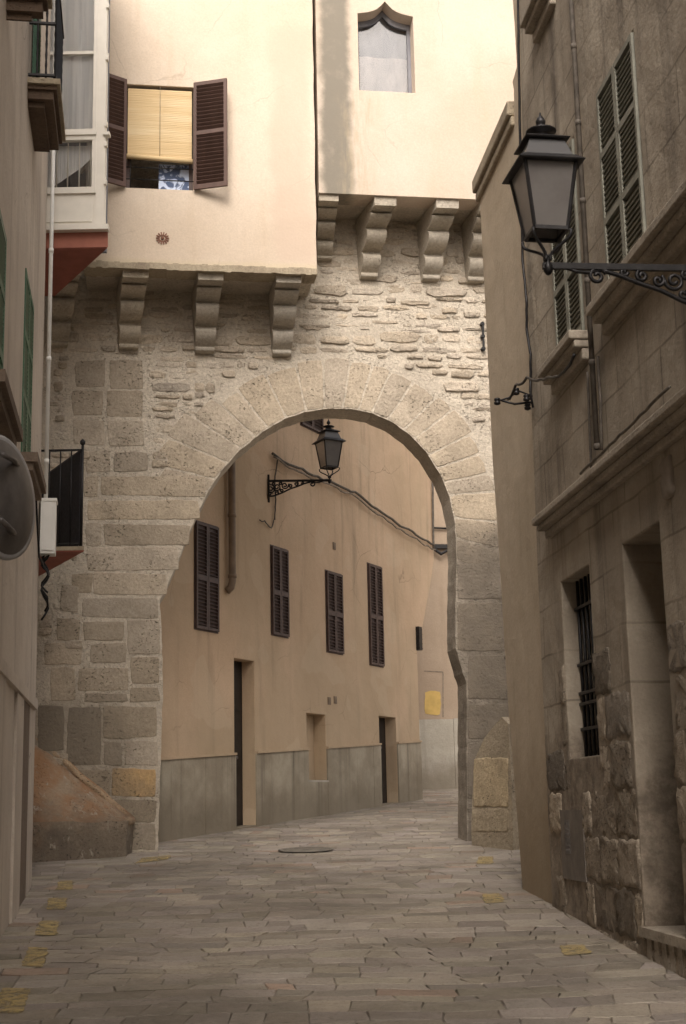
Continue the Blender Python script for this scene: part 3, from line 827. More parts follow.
# house wall hidden behind the near building, parallel to the bay's outer side
g.prism([Vector((-5.2, 14.75, .5)), Vector((-3.72, 14.75, .5)), Vector((-4.0, 16.85, .5)), Vector((-5.2, 16.85, .5))], (0, 0, 10.5))
g.build('wall', M['left_wall'], rootE)
g = G(); p_, v_ = bayprism(zu, zf); g.prism(p_, v_); bay = g.build('enclosed_balcony', M['red_fascia'], rootE)
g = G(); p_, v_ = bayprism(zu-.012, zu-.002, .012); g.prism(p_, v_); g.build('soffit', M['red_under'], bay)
g = G()
zt = 12.4
def eb(x0, xx1, z0, z1, d0=0, d1=.05): g.fbox(EF, x0, xx1, z0, z1, d0, d1)
H_ = lambda py: EF.hit(80, py)[1]
X_ = lambda px, py=120: EF.hit(px, py)[0]
eb(xh, x1+.015, zf-.01, zf+.05, 0, .09)
# corner post, stiles, rails
xr = X_(106); xs_ = X_(97); 
eb(xs_, xr, zf+.05, zt, -.06, .02)
eb(xh, xs_, zf+.05, H_(194), -.03, .0)              # base panel
eb(xh+.9*0, xs_-.04, H_(222), H_(203), -.0, .014)   # raised panel field
eb(xh, xs_, H_(194), H_(188), -.04, .03)
eb(xh, xs_, H_(141), H_(130), -.04, .03)
eb(xh, xs_, H_(136.5), H_(134), -.04, .05)
eb(xh, xs_, H_(54.5), H_(51.5), -.04, .012)
eb(xs_-.045, xs_+.0, H_(188), zt, -.04, .028)
eb(X_(104), x1+.01, H_(137), H_(134), -.04, .05)
for py in (8, 126, 146, 184, 60):
    g.fbox(EF, xr-.01, xr+.02, H_(py+2), H_(py-3), -.02, .045)
# outer long side, framed the same way, with its base panel and mullions
d2 = Vector((far.x-x1, far.y-Yb, 0)); Ls = d2.length-.3
SF = Frame((x1-.02, Yb+.02), d2[:2], (1, 0))
for a in (0.03, Ls*.35, Ls*.68, Ls-.08): g.fbox(SF, a, a+.06, zf+.05, zt, -.06, .0)
for z0_, z1_ in ((zf, zf+.05), (H_(141), H_(130)), (H_(54.5), H_(51.5))): g.fbox(SF, .03, Ls, z0_, z1_, -.05, .01)
g.fbox(SF, .03, Ls, zf+.05, H_(194), -.045, -.01)
g.build('frame', M['white_paint'], bay)
g = G(); g.fbox(EF, xh, xs_-.04, H_(188), zt, -.02, -.015); g.fbox(SF, .1, Ls, H_(188), zt, -.03, -.025); g.build('pane', M['glass'], bay)
folds(EF, xh, xs_, H_(130), zt, -.07, .035, M['curtain'], bay, 'curtain', 30, 5)
g = G()
# lower pane: swept lace edge
zA = H_(188); zB = H_(141)
vs = []; ncur = 16
for i in range(ncur+1):
    u_ = i/ncur; a = xh+(xs_-xh)*u_
    low = zA+(zB-zA)*(.0 if u_ < .4 else .85*((u_-.4)/.6)**1.2)
    for k in range(6):
        z_ = low+(zB-low)*k/5
        vs.append(EF.w(a, z_, -.12+.03*mnoise.noise(Vector((a*9, z_*2, 1)))))
g.smooth = True
g.add(vs, [(i*6+k, (i+1)*6+k, (i+1)*6+k+1, i*6+k+1) for i in range(ncur) for k in range(5)])
g.build('curtain', M['curtain'], bay)
g = G()
for px in (56, 67, 78.5, 90): a = X_(px, 165); g.tube([EF.w(a, H_(188), -.05), EF.w(a, H_(141), -.05)], .008, 6)
g.build('inner_bars', M['white_paint'], bay)
g = G(); g.fbox(EF, xh, xs_-.02, zf+.1, zt, -.9, -.85); g.build('dark_room', M['curtain_grey'], bay)
# small iron balcony below
Yc = 15.3; KF = Frame((0, Yc), (1, 0), (0, -1))
xk1, zs1 = KF.hit(84, 546); zs0 = KF.hit(84, 550)[1]
fr_ = ray(48, 583); t_ = (zs0-EYE.z)/fr_.z; fark = EYE+fr_*t_
fark.y = min(fark.y, 16.95)
poly = [Vector((xh, Yc, zs0)), Vector((xk1, Yc, zs0)), Vector((fark.x, fark.y, zs0)), Vector((xh, fark.y, zs0))]
g = G(); g.prism(poly, (0, 0, zs1-zs0)); bal = g.build('balcony', M['slab_stone'], rootE)
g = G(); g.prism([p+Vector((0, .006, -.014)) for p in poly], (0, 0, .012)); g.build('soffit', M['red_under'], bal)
g = G(); zr = KF.hit(84, 449)[1]
c1 = Vector((xk1-.04, Yc+.04, zs1)); c2 = Vector((fark.x-.03, fark.y-.05, zs1)); c0 = Vector((xh, Yc+.04, zs1))
Z = Vector((0, 0, 1)); hr = zr-zs1
g.tube([c1, c1+Z*(hr+.05)], .016, 8); g.lathe(c1+Z*(hr+.05), [(.01, 0), (.03, .02), (.03, .05), (.005, .075)], 10)
g.bar(c0+Z*hr, c1+Z*hr, .035, .018); g.bar(c1+Z*hr, c2+Z*hr, .035, .018); g.bar(c0+Z*.04, c1+Z*.04, .02, .012); g.bar(c1+Z*.04, c2+Z*.04, .02, .012)
for px in (48, 59, 70): 
    a = KF.hit(px, 500)[0]; g.tube([Vector((a, Yc+.04, zs1)), Vector((a, Yc+.04, zr))], .009, 6)
nb = 30
for k in range(1, nb): 
    p = c1.lerp(c2, k/nb); g.tube([p, p+Z*hr], .008, 6)
g.build('railing', M['iron'], bal)
g = G()  # reed screen tied inside the outer railing
g.prism([c1+Vector((-.02, .02, .03)), c2+Vector((-.02, .02, .03)), c2+Vector((-.02, .02, hr)), c1+Vector((-.02, .02, hr))], (-.01, 0, 0))
g.build('screen', flat('black_screen_fabric', (.03, .028, .032), .8, .3, 30), bal)

# ------------------------------------------------------------------ near left building
sEnd = 0.0
sN = -26.0
rootLB = thing('plaster_house', LF.w(-3, gz(LF.w(-3, 0).y)), 'grey beige rendered house along the left edge with green shutters', 'house')
w1 = LF.rect(23, 32, 256, 463); w2 = LF.rect(-14, 5, 150, 384); 
d1 = LF.rect(20.5, 27, 690, 872); d2_ = LF.rect(-22, 7, 672, 905)
print('left windows', w1, w2, d1, d2_)
holes = [rc(*w1), rc(*w2)]
gzl = lambda s__: gz(LF.w(s__, 0).y)
plate(LF, [(sN, -1.5), (.0, -1.5), (.0, 12.5), (sN, 12.5)], holes, -.4, 0, bevel=.01).build('wall', M['left_wall'], rootLB)
g = G(); g.fbox(LF, -.4, -.002, -1, 11.4, -5, -.402); g.build('end_wall', M['left_wall'], rootLB)
for w_ in (w1, w2):
    a0, a1, z0, z1 = w_; mid = (a0+a1)/2
    shutter(LF.w(a0, z0, -.025), LF.u, LF.n, mid-a0-.01, z1-z0, M['green'], rootLB, 'shutter', 14, (.34, .67), .05)
    shutter(LF.w(mid, z0, -.025), LF.u, LF.n, a1-mid-.01, z1-z0, M['green'], rootLB, 'shutter', 14, (.34, .67), .05)
    g = G()
    g.fbox(LF, a0-.12, a1+.12, z0-.08, z0+.0, -.05, .15); g.fbox(LF, a0-.09, a1+.09, z0-.15, z0-.082, -.05, .11)
    g.build('sill', M['sill_brown'], rootLB)
# pilaster strips and string lines at street level
g = G()
for px0, px1, y0, y1 in ((12, 19, 690, 900), (-8, 0, 650, 940)):
    a0, a1, z0, z1 = LF.rect(px0, px1, y0, y1)
    g.fbox(LF, a0, a1, gzl(a0)-.3, z1, -.0, .025)
a0, z_ = LF.hit(12, 688)
g.fbox(LF, sN, -.25, z_, z_+.10, 0, .04)
g.build('pilaster', M['left_wall'], rootLB)
g = G()
a0, a1, z0, z1 = LF.rect(21, 27.5, 694, 872); g.fbox(LF, a0, a1, gzl(a0)-.1, z1, .0, .006); g.build('door', M['sill_brown'], rootLB)
# cornice-like balcony slabs
def left_balcony(px_wall, py_near, y_far_px, proj_px, name='balcony', rail=True, near=None, thick=.14):
    a0, z0 = LF.hit(px_wall, py_near)
    # outer edge: where the near end's outer top corner is seen
    best = None
    d = .05
    while d < 1.6:
        p = proj(LF.w(a0, z0, d))
        if p[0] >= proj_px: break
        d += .01
    # far end: same height, pixel row y_far on the outer edge
    a1 = a0
    while a1 < a0+4 and proj(LF.w(a1, z0-thick, d))[1] < y_far_px: a1 += .02
    print(name, 'near s', a0, 'z', z0, 'depth', d, 'far s', a1)
    a1 = min(a1, -.05)
    g = G(); g.fbox(LF, a0, a1, z0-.05, z0, -.05, d)
    o = g.build(name, M['slab_stone'], rootLB)
    g = G()
    g.fbox(LF, a0+.03, a1-.03, z0-.09, z0-.052, -.05, d-.03)
    g.fbox(LF, a0+.06, a1-.06, z0-.17, z0-.092, -.05, d-.06)
    g.fbox(LF, a0+.12, a1-.12, z0-.22, z0-.172, -.05, d-.14)
    g.build('underside', M['slab_under'], o)
    if rail:
        g = G(); H2 = 1.0; m = .05
        zb_ = z0+.05
        g.bar(LF.w(a0+m, zb_, 0), LF.w(a0+m, zb_, d-m), .03, .02); g.bar(LF.w(a0+m, zb_, d-m), LF.w(a1-m, zb_, d-m), .03, .02)
        g.bar(LF.w(a0+m, z0+.55, 0), LF.w(a0+m, z0+.55, d-m), .03, .02)
        g.bar(LF.w(a0+m, z0+H2, 0), LF.w(a0+m, z0+H2, d-m), .04, .02); g.bar(LF.w(a0+m, z0+H2, d-m), LF.w(a1-m, z0+H2, d-m), .04, .02)
        def twist(p0):
            pts_ = []; 
            for k in range(21):
                pts_.append(p0+Vector((0, 0, H2*k/20)))
            g.tube(pts_, [.009+.004*((k % 2)) for k in range(21)], 6)
        for k in range(1, 4): twist(LF.w(a0+m, z0, (d-m)*k/3))
        nn_ = 22
        for k in range(nn_+1): twist(LF.w(a0+m+(a1-a0-2*m)*k/nn_, z0, d-m))
        g.build('railing', M['iron'], o)
    return o
left_balcony(27.5, 77, 150, 60)
left_balcony(6, -16, 20, 50, rail=False)
# tall green shutter behind the upper balcony railing
a0, a1, z0, z1 = LF.rect(29, 37, -60, 74)
# brown door leaf / green leaf as seen above the balcony
a0_, z0_ = LF.hit(31, 70)
shutter(LF.w(a0_, z0_-.05, .01), LF.u, LF.n, .5, 2.2, M['green'], rootLB, 'shutter', 14, (.34, .67), .05)
# white downpipe on the corner
g = G()
g.tube([LF.w(-.06, LF.hit(43, 513)[1], .06), LF.w(-.06, 10.8, .06)], .021, 12)
for z_ in (5.1, 6.2, 7.4, 4.6): g.tube([LF.w(-.06, z_, .06), LF.w(-.06, z_+.05, .06)], .026, 12)
g.build('downpipe', M['white_plastic'], rootLB)
a, zt_ = LF.hit(43, 515); _, zb_ = LF.hit(43, 568)
g = G(); g.fbox(LF, -.20, .0, zb_, zt_, .02, .17); g.fbox(LF, -.21, .01, zt_, zt_+.03, .01, .18)
g.fbox(LF, -.212, -.201, zb_+.03, zt_-.03, .04, .15)
g.build('meter_box', M['white_plastic'], rootLB)
random.seed(77)
g = G()
for k in range(4):
    pts_ = []
    z_ = zb_; a = -.1+k*.03
    for j in range(12): pts_.append(LF.w(a+.04*math.sin(j*.9+k*2), z_-j*(.035+.008*k), .07+.035*math.cos(j*1.1+k)))
    g.tube(pts_, .011, 6)
g.tube([LF.w(-.9, LF.hit(30, 510)[1]+.2, .02), LF.w(-.6, LF.hit(36, 540)[1]+.1, .02), LF.w(-.25, zb_-.05, .02), LF.w(-.1, zb_-.1, .05)], .012, 6)
g.build('cable', M['iron'], rootLB)
# louvred vent strip low by the corner
g = G(); z1 = LF.hit(33, 757)[1]; z0 = LF.hit(33, 824)[1]
LEnd = Frame(LF.w(0, 0)[:2], LF.n[:2], LF.u[:2])
# ------------------------------------------------------------------ round traffic mirror, seen from behind
Ym = 6.6
cm = EYE+ray(4, 497)*(Ym/ray(4, 497).y)
rootM = thing('traffic_mirror', cm+Vector((-.35, 0, -.3)), 'round grey traffic mirror seen edge on from behind, on the left wall', 'mirror')
axm = Vector((-.92, -.40, -.05)).normalized()   # direction its back faces (towards wall / camera)
axf = Vector((.93, .36, .0)).normalized()
axb = Vector((.955, -.29, .04)).normalized()
g = G(); g.lathe(cm, [(.005, .055), (.10, .05), (.20, .03), (.265, .008), (.285, 0), (.292, -.012), (.285, -.03), (.25, -.03), (.005, -.05)], 48, axb)
g.build('disc', M['zinc'], rootM)
g = G(); g.lathe(cm, [(.284, .004), (.298, .002), (.30, -.015), (.292, -.032), (.284, -.03)], 48, axb); g.build('rim', flat('pale_grey_rim', (.33, .33, .34), .4), rootM)
g = G()
for dz in (.17, -.17):
    g.tube([cm+Vector((0, 0, dz))+axb*.035+Vector((0, .16, 0)), cm+Vector((0, 0, dz))+axb*.05, cm+Vector((0, 0, dz*.9))+axb*.04+Vector((0, -.2, 0))], .013, 8)
wl = LF.w((cm-LF.o).dot(LF.u), 0, 0)
g.tube([cm-axb*.03, Vector((wl.x+.01, wl.y, cm.z))], .022, 8)
g.lathe(Vector((wl.x, wl.y, cm.z)), [(.07, 0), (.07, .02)], 12, LF.n)
g.build('bracket', M['zinc'], rootM)

# ------------------------------------------------------------------ right stone building
rootS = thing('stone_house', RF.w(-2, gz(RF.w(-2, 0).y)), 'dark stained stone house on the right with barred window and faded shutters', 'house')
P = lambda x, y: RF.hit(x, y)
edge = [P(552, 906), P(548, 820), P(543, 700), P(537, 560), P(532, 430), P(528, 320), P(524, 200), P(521.5, 100), P(519.5, 0)]
win_b = list(RF.rect(565, 594.5, 580, 762)); win_b[2] = RF.hit(590, 756)[1]; win_b[3] = RF.hit(579, 571)[1]
dor = list(RF.rect(622, 669, 545, 925)); dor[2] = RF.hit(634, 924)[1]; dor[0] = RF.hit(683, 925)[0]*0+RF.hit(658.5, 518)[0]; dor[1] = RF.hit(622, 545)[0]; dor[3] = RF.hit(622, 545)[1]
sb0, sb1 = RF.hit(641, 150)[0], RF.hit(603, 190)[0]; sbz0, sbz1 = RF.hit(611.5, 298)[1], RF.hit(603, 84)[1]
sf0, sf1 = RF.hit(580, 250)[0], RF.hit(553.5, 270)[0]; sfz0 = RF.hit(556, 362)[1]; sfz1 = sbz1+0.0
print('R: barred', win_b, 'door', dor, 'big shutter', sb0, sb1, sbz0, sbz1, 'far shutter', sf0, sf1, sfz0, sfz1)
sfz0 = sbz0-.0
holes = [rc(*win_b), rc(*dor), rc(sb0, sb1, sbz0, sbz1), rc(sf0, sf1, sfz0, sfz1)]
e2 = [(max(a, -9), z_) for a, z_ in edge]
outl = [(sN+6, -1.5), (edge[0][0], -1.0)]+edge+[(edge[-1][0], 13.5), (sN+6, 13.5)]
plate(RF, outl, holes, -.45, 0.0, bevel=.012).build('wall', M['right_wall'], rootS)
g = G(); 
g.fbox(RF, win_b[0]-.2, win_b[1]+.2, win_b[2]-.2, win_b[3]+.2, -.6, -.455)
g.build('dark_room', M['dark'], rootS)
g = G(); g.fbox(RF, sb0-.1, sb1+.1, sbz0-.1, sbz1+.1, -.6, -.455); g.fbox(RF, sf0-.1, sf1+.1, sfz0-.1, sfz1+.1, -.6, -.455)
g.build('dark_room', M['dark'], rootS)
g = G(); g.fbox(RF, dor[0]-.1, dor[1]+.1, dor[2]-.3, dor[3]+.1, -.62, -.455); g.build('door', M['right_wall'], rootS)
# bars
g = G(); nb = 7
for k in range(nb):
    a = win_b[0]+(win_b[1]-win_b[0])*(k+.5)/nb; g.tube([RF.w(a, win_b[2], -.12), RF.w(a, win_b[3], -.12)], .013, 8)
for kf in (.16, .30, .36, .52, .84): 
    z_ = win_b[2]+(win_b[3]-win_b[2])*kf; g.fbox(RF, win_b[0], win_b[1], z_-.012, z_+.012, -.14, -.10)
g.build('window_bars', M['iron'], rootS)
# shutters, two leaves each
for (a0, a1, z0, z1) in ((sb0, sb1, sbz0, sbz1), (sf0, sf1, sfz0, sfz1)):
    mid = (a0+a1)/2
    for q0, q1 in ((a0+.01, mid-.004), (mid+.004, a1-.01)):
        shutter(RF.w(q0, z0+.01, -.015), RF.u, RF.n, q1-q0, z1-z0-.02, M['greygreen'], rootS, 'shutter', 12, (.36, .68), .035, .03, tilt=.30, slat=.20, sth=.006)
# moulded sills and string course
def moulding(a0, a1, z_, steps, name, parent, mat):
    g = G()
    k = 0
    for (h0, h1, d) in steps: g.fbox(RF, a0+k*.012, a1-k*.012, z_+h0, z_+h1, -.02, d); k += 1
    o = g.build(name, mat, parent); md = o.modifiers.new('bev', 'BEVEL'); md.width = .012; md.segments = 2; return o
sill = [(-.07, 0, .15), (-.13, -.072, .11), (-.22, -.132, .05)]
moulding(sf0-.10, sf1+.12, sfz0-.02, sill, 'sill', rootS, M['right_trim'])
moulding(sb0-1.9, sb1+.10, sbz0-.02, sill, 'sill', rootS, M['right_trim'])
aC, zC = RF.hit(549, 519)
moulding(sN+6.2, aC, zC, [(-.06, 0, .15), (-.11, -.062, .11), (-.17, -.112, .05)], 'string_course', rootS, M['right_trim'])
# upper sill at the top of the picture
a0, z_ = RF.hit(537, 35); a1, _ = RF.hit(557, 5)
moulding(a1, a0, z_+.12, sill[:3], 'sill', rootS, M['right_trim'])
# drainpipe
ap, _ = RF.hit(592, 200); g = G(); zlow = RF.hit(606, 450)[1]
g.tube([RF.w(ap, zlow, .07), RF.w(ap, 11.5, .07)], .02, 10)
z_ = zlow
while z_ < 9.5: g.tube([RF.w(ap, z_, .07), RF.w(ap, z_+.04, .07)], .0235, 10); z_ += .62
g.build('drainpipe', M['cable'], rootS)
# cables
def cable(fr, pts, r, name, mat, parent, d=.03, sag=.0, sub=8, wob=.01, seed=0):
    random.seed(seed); out = []
    L = [fr.hit(*p) for p in pts]
    for i in range(len(L)-1):
        for k in range(sub):
            t__ = k/sub; out.append(fr.w(L[i][0]+(L[i+1][0]-L[i][0])*t__+random.uniform(-wob, wob), L[i][1]+(L[i+1][1]-L[i][1])*t__-sag*math.sin(math.pi*t__)+random.uniform(-wob, wob), d))
    out.append(fr.w(L[-1][0], L[-1][1], d))
    g = G(); g.tube(out, r, 6); return g.build(name, mat, parent)
cable(RF, [(521, -30), (522, 60), (524, 180), (526, 260), (530, 300), (530, 330), (534, 355), (534, 400)], .012, 'cable', M['iron'], rootS, .03, 0, 6, .008, 1)
cable(RF, [(532, 400), (540, 385), (552, 378), (575, 378), (592, 372), (603, 355)], .012, 'cable', M['iron'], rootS, .21, .02, 6, .006, 2)
cable(RF, [(590, 372), (592, 420), (594, 470)], .009, 'cable', M['cable'], rootS, .02, 0, 6, .006, 3)
cable(RF, [(603, 356), (606, 400), (607, 450)], .012, 'cable', M['cable'], rootS, .04, 0, 6, .005, 4)
cable(RF, [(594, 474), (620, 449), (650, 421), (686, 387)], .011, 'cable', M['cable'], rootS, .10, .0, 6, .006, 5)
# plastered utility panel with a perforated grille
a0, z1 = RF.hit(584, 812); a1, z0 = RF.hit(565, 884)
_, z1 = RF.hit(575, 810); _, z0 = RF.hit(575, 880)
g = G(); 
g.fbox(RF, a0, a1, z0, z1, -.01, .014)
pn = g.build('utility_panel', flat('grey_cement_panel', (.17, .148, .125), .85, .2, 6, .004), rootS)
g = G(); am_ = a1-.30*(a1-a0); zz0 = z1-.2*(z1-z0)
g.fbox(RF, am_-.08, am_+.07, zz0-.23, zz0+.03, .010, .0155)
for i in range(3):
    for j in range(6): g.fbox(RF, am_-.05+i*.045-.012, am_-.05+i*.045+.012, zz0-j*.04-.008, zz0-j*.04+.008, .012, .018)
g.build('grille', M['zinc'], pn)
# fluted plinth in front of the doorway recess
g = G(); a0, a1 = dor[0]-.02, dor[1]+.0
zz_ = dor[2]
g.fbox(RF, a0-.1, a1+.02, zz_-.06, zz_+.003, -.46, .035)
nfl = 6
for k in range(nfl):
    aa = a0-.08+(a1-a0+.08)*k/nfl; g.fbox(RF, aa, aa+(a1-a0)/nfl*.6, zz_-.45, zz_-.062, -.1, .014)
g.build('doorstep', M['right_trim'], rootS)
# bare stone blocks low on the wall
gs9 = {}; random.seed(31)
z_ = 0.2
for row in range(9):
    z_ = .35+row*.33; a = -5.2
    while a < edge[0][0]-.1:
        w_ = random.uniform(.32, .7); lim = gz(RF.w(a, 0).y)
        a0p, a1p = RF.hit(584, 845)[0], RF.hit(565, 845)[0]
        lo, hi = a, a+w_
        for hx0, hx1, hz0, hz1 in (win_b, dor, (a0p-.01, a1p+.01, z0, z1)):
            if hz0-.03 < z_+.33 and z_ < hz1+.03 and hi > hx0 and lo < hx1:
                if lo < hx0: hi = hx0-.01
                else: lo = hx1+.01
        if z_+.33 > lim and hi-lo > .1 and hi < edge[0][0]-.05 and z_ < lim+1.75+.4*mnoise.noise(Vector((a, 3, 1))):
            key = 0 if lo < dor[0] else 1 if hi < win_b[0] or z_ < 9 else 2; key = 0 if lo < dor[0] else 1
            g = gs9.setdefault(key, G()); v9 = shade(.5, 1.3); g.tint = v9
            g.stone(RF, rough(rc(lo+.007, hi-.007, z_+.007, z_+.323), .06, .016), random.uniform(.0, .018), .018, bump=.010)
        a += w_
bsm = (stonemat('dark_bare_stone', (.36, .305, .24), (.15, .125, .10), .7, .05))
for g in gs9.values(): g.build('bare_stonework', bsm, rootS)
# small broken sconce marks on the wall
g = G()
a, z_ = RF.hit(669, 480); g.stone(RF, rough(rc(a-.09, a+.09, z_-.12, z_+.14), .05, .015), .03, .02)
g.build('plaster_patch', flat('pale_cement', (.26, .22, .18), .9, .15, 9, .004), rootS)
# wire holder with insulators near the corner
rootI = thing('wire_bracket', RF.w(*RF.hit(533, 400), 0), 'black iron wire bracket with round insulators on the ochre wall corner', 'bracket')
g = G(); c = RF.w(*RF.hit(535, 402), .02)
g.tube([c, c+RF.n*.16+Vector((0, 0, -.02)), c+RF.n*.3+Vector((0, 0, .02))], .01, 6)
g.tube([c+Vector((0, 0, .05)), c+RF.n*.12+Vector((0, 0, .10)), c+RF.n*.2+Vector((0, 0, .04)), c+RF.n*.32+Vector((0, 0, 0))], .008, 6)
g.tube([c+Vector((0, 0, .28)), c+RF.n*.02+Vector((0, 0, .1)), c+Vector((0, 0, -.05))], .01, 6)
g.build('hook', M['iron'], rootI)
for q in (c+RF.n*.31, c+RF.n*.14+Vector((0, 0, .09)), c+RF.n*.06+Vector((0, -.05, .02)), c+RF.n*.04+Vector((0, .05, -.03))):
    g = G(); g.lathe(q-Vector((0, 0, .03)), [(.01, 0), (.028, .008), (.03, .025), (.018, .033), (.028, .042), (.026, .058), (.008, .064)], 12); g.build('insulator', M['iron'], rootI)

# ------------------------------------------------------------------ ochre wall between stone house and arch
rootO = thing('ochre_house', RF.w(.8, gz(13)), 'narrow ochre rendered wall with sloping stone coping between the arch and stone house', 'wall')
left = [(518.7, 890), (512, 800), (504, 700), (496, 560), (489, 460), (483, 330), (476, 192)]
lf = [P(*p) for p in left]
top = P(476, 190)[1]
zc_ = top
cr = [P(510, 106)[0]]
e_ = [(a-.004, z_) for a, z_ in edge]
up = [P(510, 90), P(508.5, 82), P(513, 66), P(511, 30), P(509, 0)]
outl = [(lf[0][0], .2)]+lf+[(lf[-1][0], top), (cr[0], top)]+up+[(up[-1][0], 13.5), (edge[-1][0], 13.5)]+[e for e in edge[::-1]]+[(edge[0][0], .2)]
outl = [(a, z_) for a, z_ in outl]
plate(RF, outl, [], -.6, -.035, bevel=.008).build('wall', M['right_cream'], rootO)
g = G(); a_far = lf[-1][0]; 
g.fbox(RF, cr[0]+.0, a_far+.06, top-.02, top+.13, -.62, .03); g.fbox(RF, cr[0], a_far+.05, top-.12, top-.022, -.6, .0)
o = g.build('coping', M['slab_stone'], rootO); md = o.modifiers.new('b', 'BEVEL'); md.width = .02; md.segments = 2
g = G(); g.prism([RF.w(lf[-1][0]-.02, .2, -.602), RF.w(lf[-1][0]-.02, .2, -4), RF.w(lf[-1][0]-1.6, .2, -4), RF.w(lf[-1][0]-1.6, .2, -.602)], (0, 0, top-.25))
g.build('rear_wall', M['right_cream'], rootO)

# ------------------------------------------------------------------ buttresses
# left: low block with a steep sloping top running up against the arch wall
Yf = ground(34, 862).y; YfR = ground(127, 856).y
pBL = Vector(ground(30, 863)); pBR = Vector(ground(127, 856.5))
BFm = Frame(pBL[:2], (pBR-pBL)[:2], (0, -1))
zfl = BFm.hit(34, 822)[1]; zfr = BFm.hit(126, 821)[1]
apex = A.w(*A.hit(34, 734)); rfoot = A.w(*A.hit(128, 824)); 
LT = BFm.w(-.6, zfl); RT = BFm.w((pBR-pBL).length, zfr)
apex2 = apex+Vector((-.6, -.05, .5))
base = [Vector((LT.x, LT.y, gz(LT.y)-.3)), Vector((RT.x, RT.y, gz(RT.y)-.3)), Vector((rfoot.x+.05, rfoot.y, gz(rfoot.y)-.3)), Vector((apex2.x, apex2.y+.1, gz(apex2.y)-.3))]
chm = RT+(rfoot-RT)*.12+Vector((.06, 0, 0))
g = G()
V = base+[LT, RT, Vector((rfoot.x+.05, rfoot.y+.02, zfr+.0)), apex2+Vector((0, .08, 0))]
def gridface(g, a, b, c, d, n, m, amp):
    vs = []; 
    for j in range(m+1):
        for i in range(n+1):
            p = a.lerp(b, i/n).lerp(d.lerp(c, i/n), j/m)
            e = 1 if 0 < i < n and 0 < j < m else .3
            q = Vector((mnoise.noise(p*2.3), mnoise.noise(p*2.3+Vector((9, 0, 0))), mnoise.noise(p*2.3+Vector((0, 9, 0)))))*amp+Vector((mnoise.noise(p*8), mnoise.noise(p*8+Vector((5, 0, 0))), mnoise.noise(p*8+Vector((0, 5, 0)))))*amp*.4
            vs.append(p+q)
    g.smooth = True
    g.add(vs, [(j*(n+1)+i, j*(n+1)+i+1, (j+1)*(n+1)+i+1, (j+1)*(n+1)+i) for j in range(m) for i in range(n)])
    g.smooth = False
gridface(g, V[0], V[1], V[5], V[4], 30, 14, .03)
gridface(g, V[1], V[2], V[6], V[5], 16, 14, .03)
gridface(g, V[4], V[5], V[6], V[7], 30, 24, .03)
g.tint = (1.25, 1.15, 1.05); g.smooth = True
rp = [V[7].lerp(V[6], k/14)+Vector((mnoise.noise(Vector((k, 0, 0)))*.02, -.03, mnoise.noise(Vector((0, k*.7, 0)))*.025)) for k in range(15)]+[V[6].lerp(V[5], k/6)+Vector((0, 0, 0)) for k in range(1, 6)]
g.tube(rp, [.05+.012*mnoise.noise(Vector((k*.9, 3, 0))) for k in range(len(rp))], 8); g.smooth = False; g.tint = (1, 1, 1)
rootBL = thing('stone_buttress', (V[0]+V[1])/2+Vector((0, 0, .3)), 'low sloping stone buttress with orange weathering at the left foot of the arch', 'buttress')
g.build('stone_body', M['buttress'], rootBL)
# right: upright guard stone with leaning shoulder
c0 = ground(471, 845); c1_ = ground(513, 850)
DF = Frame(c0[:2], (c1_-c0)[:2], (0, -1))
pol = [DF.hit(470, 846), DF.hit(472, 800), DF.hit(474, 757), DF.hit(484, 738), DF.hit(503, 714), DF.hit(508, 722), DF.hit(511, 775), DF.hit(514, 853)]
pol[0] = (pol[0][0], gz(c0.y)-.2); pol[-1] = (pol[-1][0], gz(c1_.y)-.2)
dv = Vector((.45, .30, 0))
g = G(); g.tint = (.9, .88, .85); g.prism([DF.w(a, z_, 0) for a, z_ in rough(pol, .3, .006)], dv)
random.seed(6)
g.tint = (.7, .7, .7)
for (x0, x1, y0, y1) in ((474, 508, 758, 807), (473, 509, 809, 832)):
    g.tint = shade(.85, 1.25, .1)
    g.stone(DF, rough([DF.hit(x0, y1), DF.hit(x1, y1), DF.hit(x1, y0), DF.hit(x0 if y0 > 740 else x0+3, y0+(0 if y0 > 740 else 10))], .08, .010), random.uniform(.006, .014), .012, bump=.006)
rootBR = thing('stone_buttress', c0, 'upright yellowish guard stone with slanted top at the right foot of the arch', 'buttress')
g.build('stone_body', M['buttress_right'], rootBR)

# ------------------------------------------------------------------ peach house seen through the arch
B_ = lambda x, y: BF.hit(x, y)
rootB = thing('peach_house', BF.w(4, gz(BF.w(4, 0).y)), 'peach rendered house with grey dado and dark louvred shutters seen through the arch', 'house')
aE, _ = B_(420.5, 760)
aE0 = aE
a433 = B_(434, 560)[0]
sB = -.75
hs = []
def Brect(x0, x1, yt, yb): 
    a0 = B_(x0, (yt+yb)/2)[0]; a1 = B_(x1, (yt+yb)/2)[0]; return [a0, a1, B_(x0, yb)[1], B_(x0, yt)[1]]
door1 = Brect(234.5, 255, 658, 816); door2 = Brect(380, 397, 716, 803); niche = Brect(307, 326, 713, 780)
print('door heights', door1, door2, niche)
gzb = lambda a: gz(BF.w(a, 0).y)
ol = [(sB, 0)]+[(aE, 0), (aE, B_(420.5, 650)[1]), (B_(423, 625)[0], B_(423, 625)[1]), B_(428, 597), B_(432.5, 572), (a433, B_(434, 560)[1]), (a433, 10.5), (sB, 10.5)]
plate(BF, ol, [rc(door1[0], door1[1], gzb(door1[0])-.1, door1[3]), rc(door2[0], door2[1], gzb(door2[0])-.1, door2[3]), rc(*niche)], -.22, 0, bevel=.008).build('wall', M['back_wall'], rootB)
g = G(); g.fbox(BF, aE-.5, aE-.01, 0, 10.4, -4, -.3); g.build('end_wall', M['back_wall'], rootB)
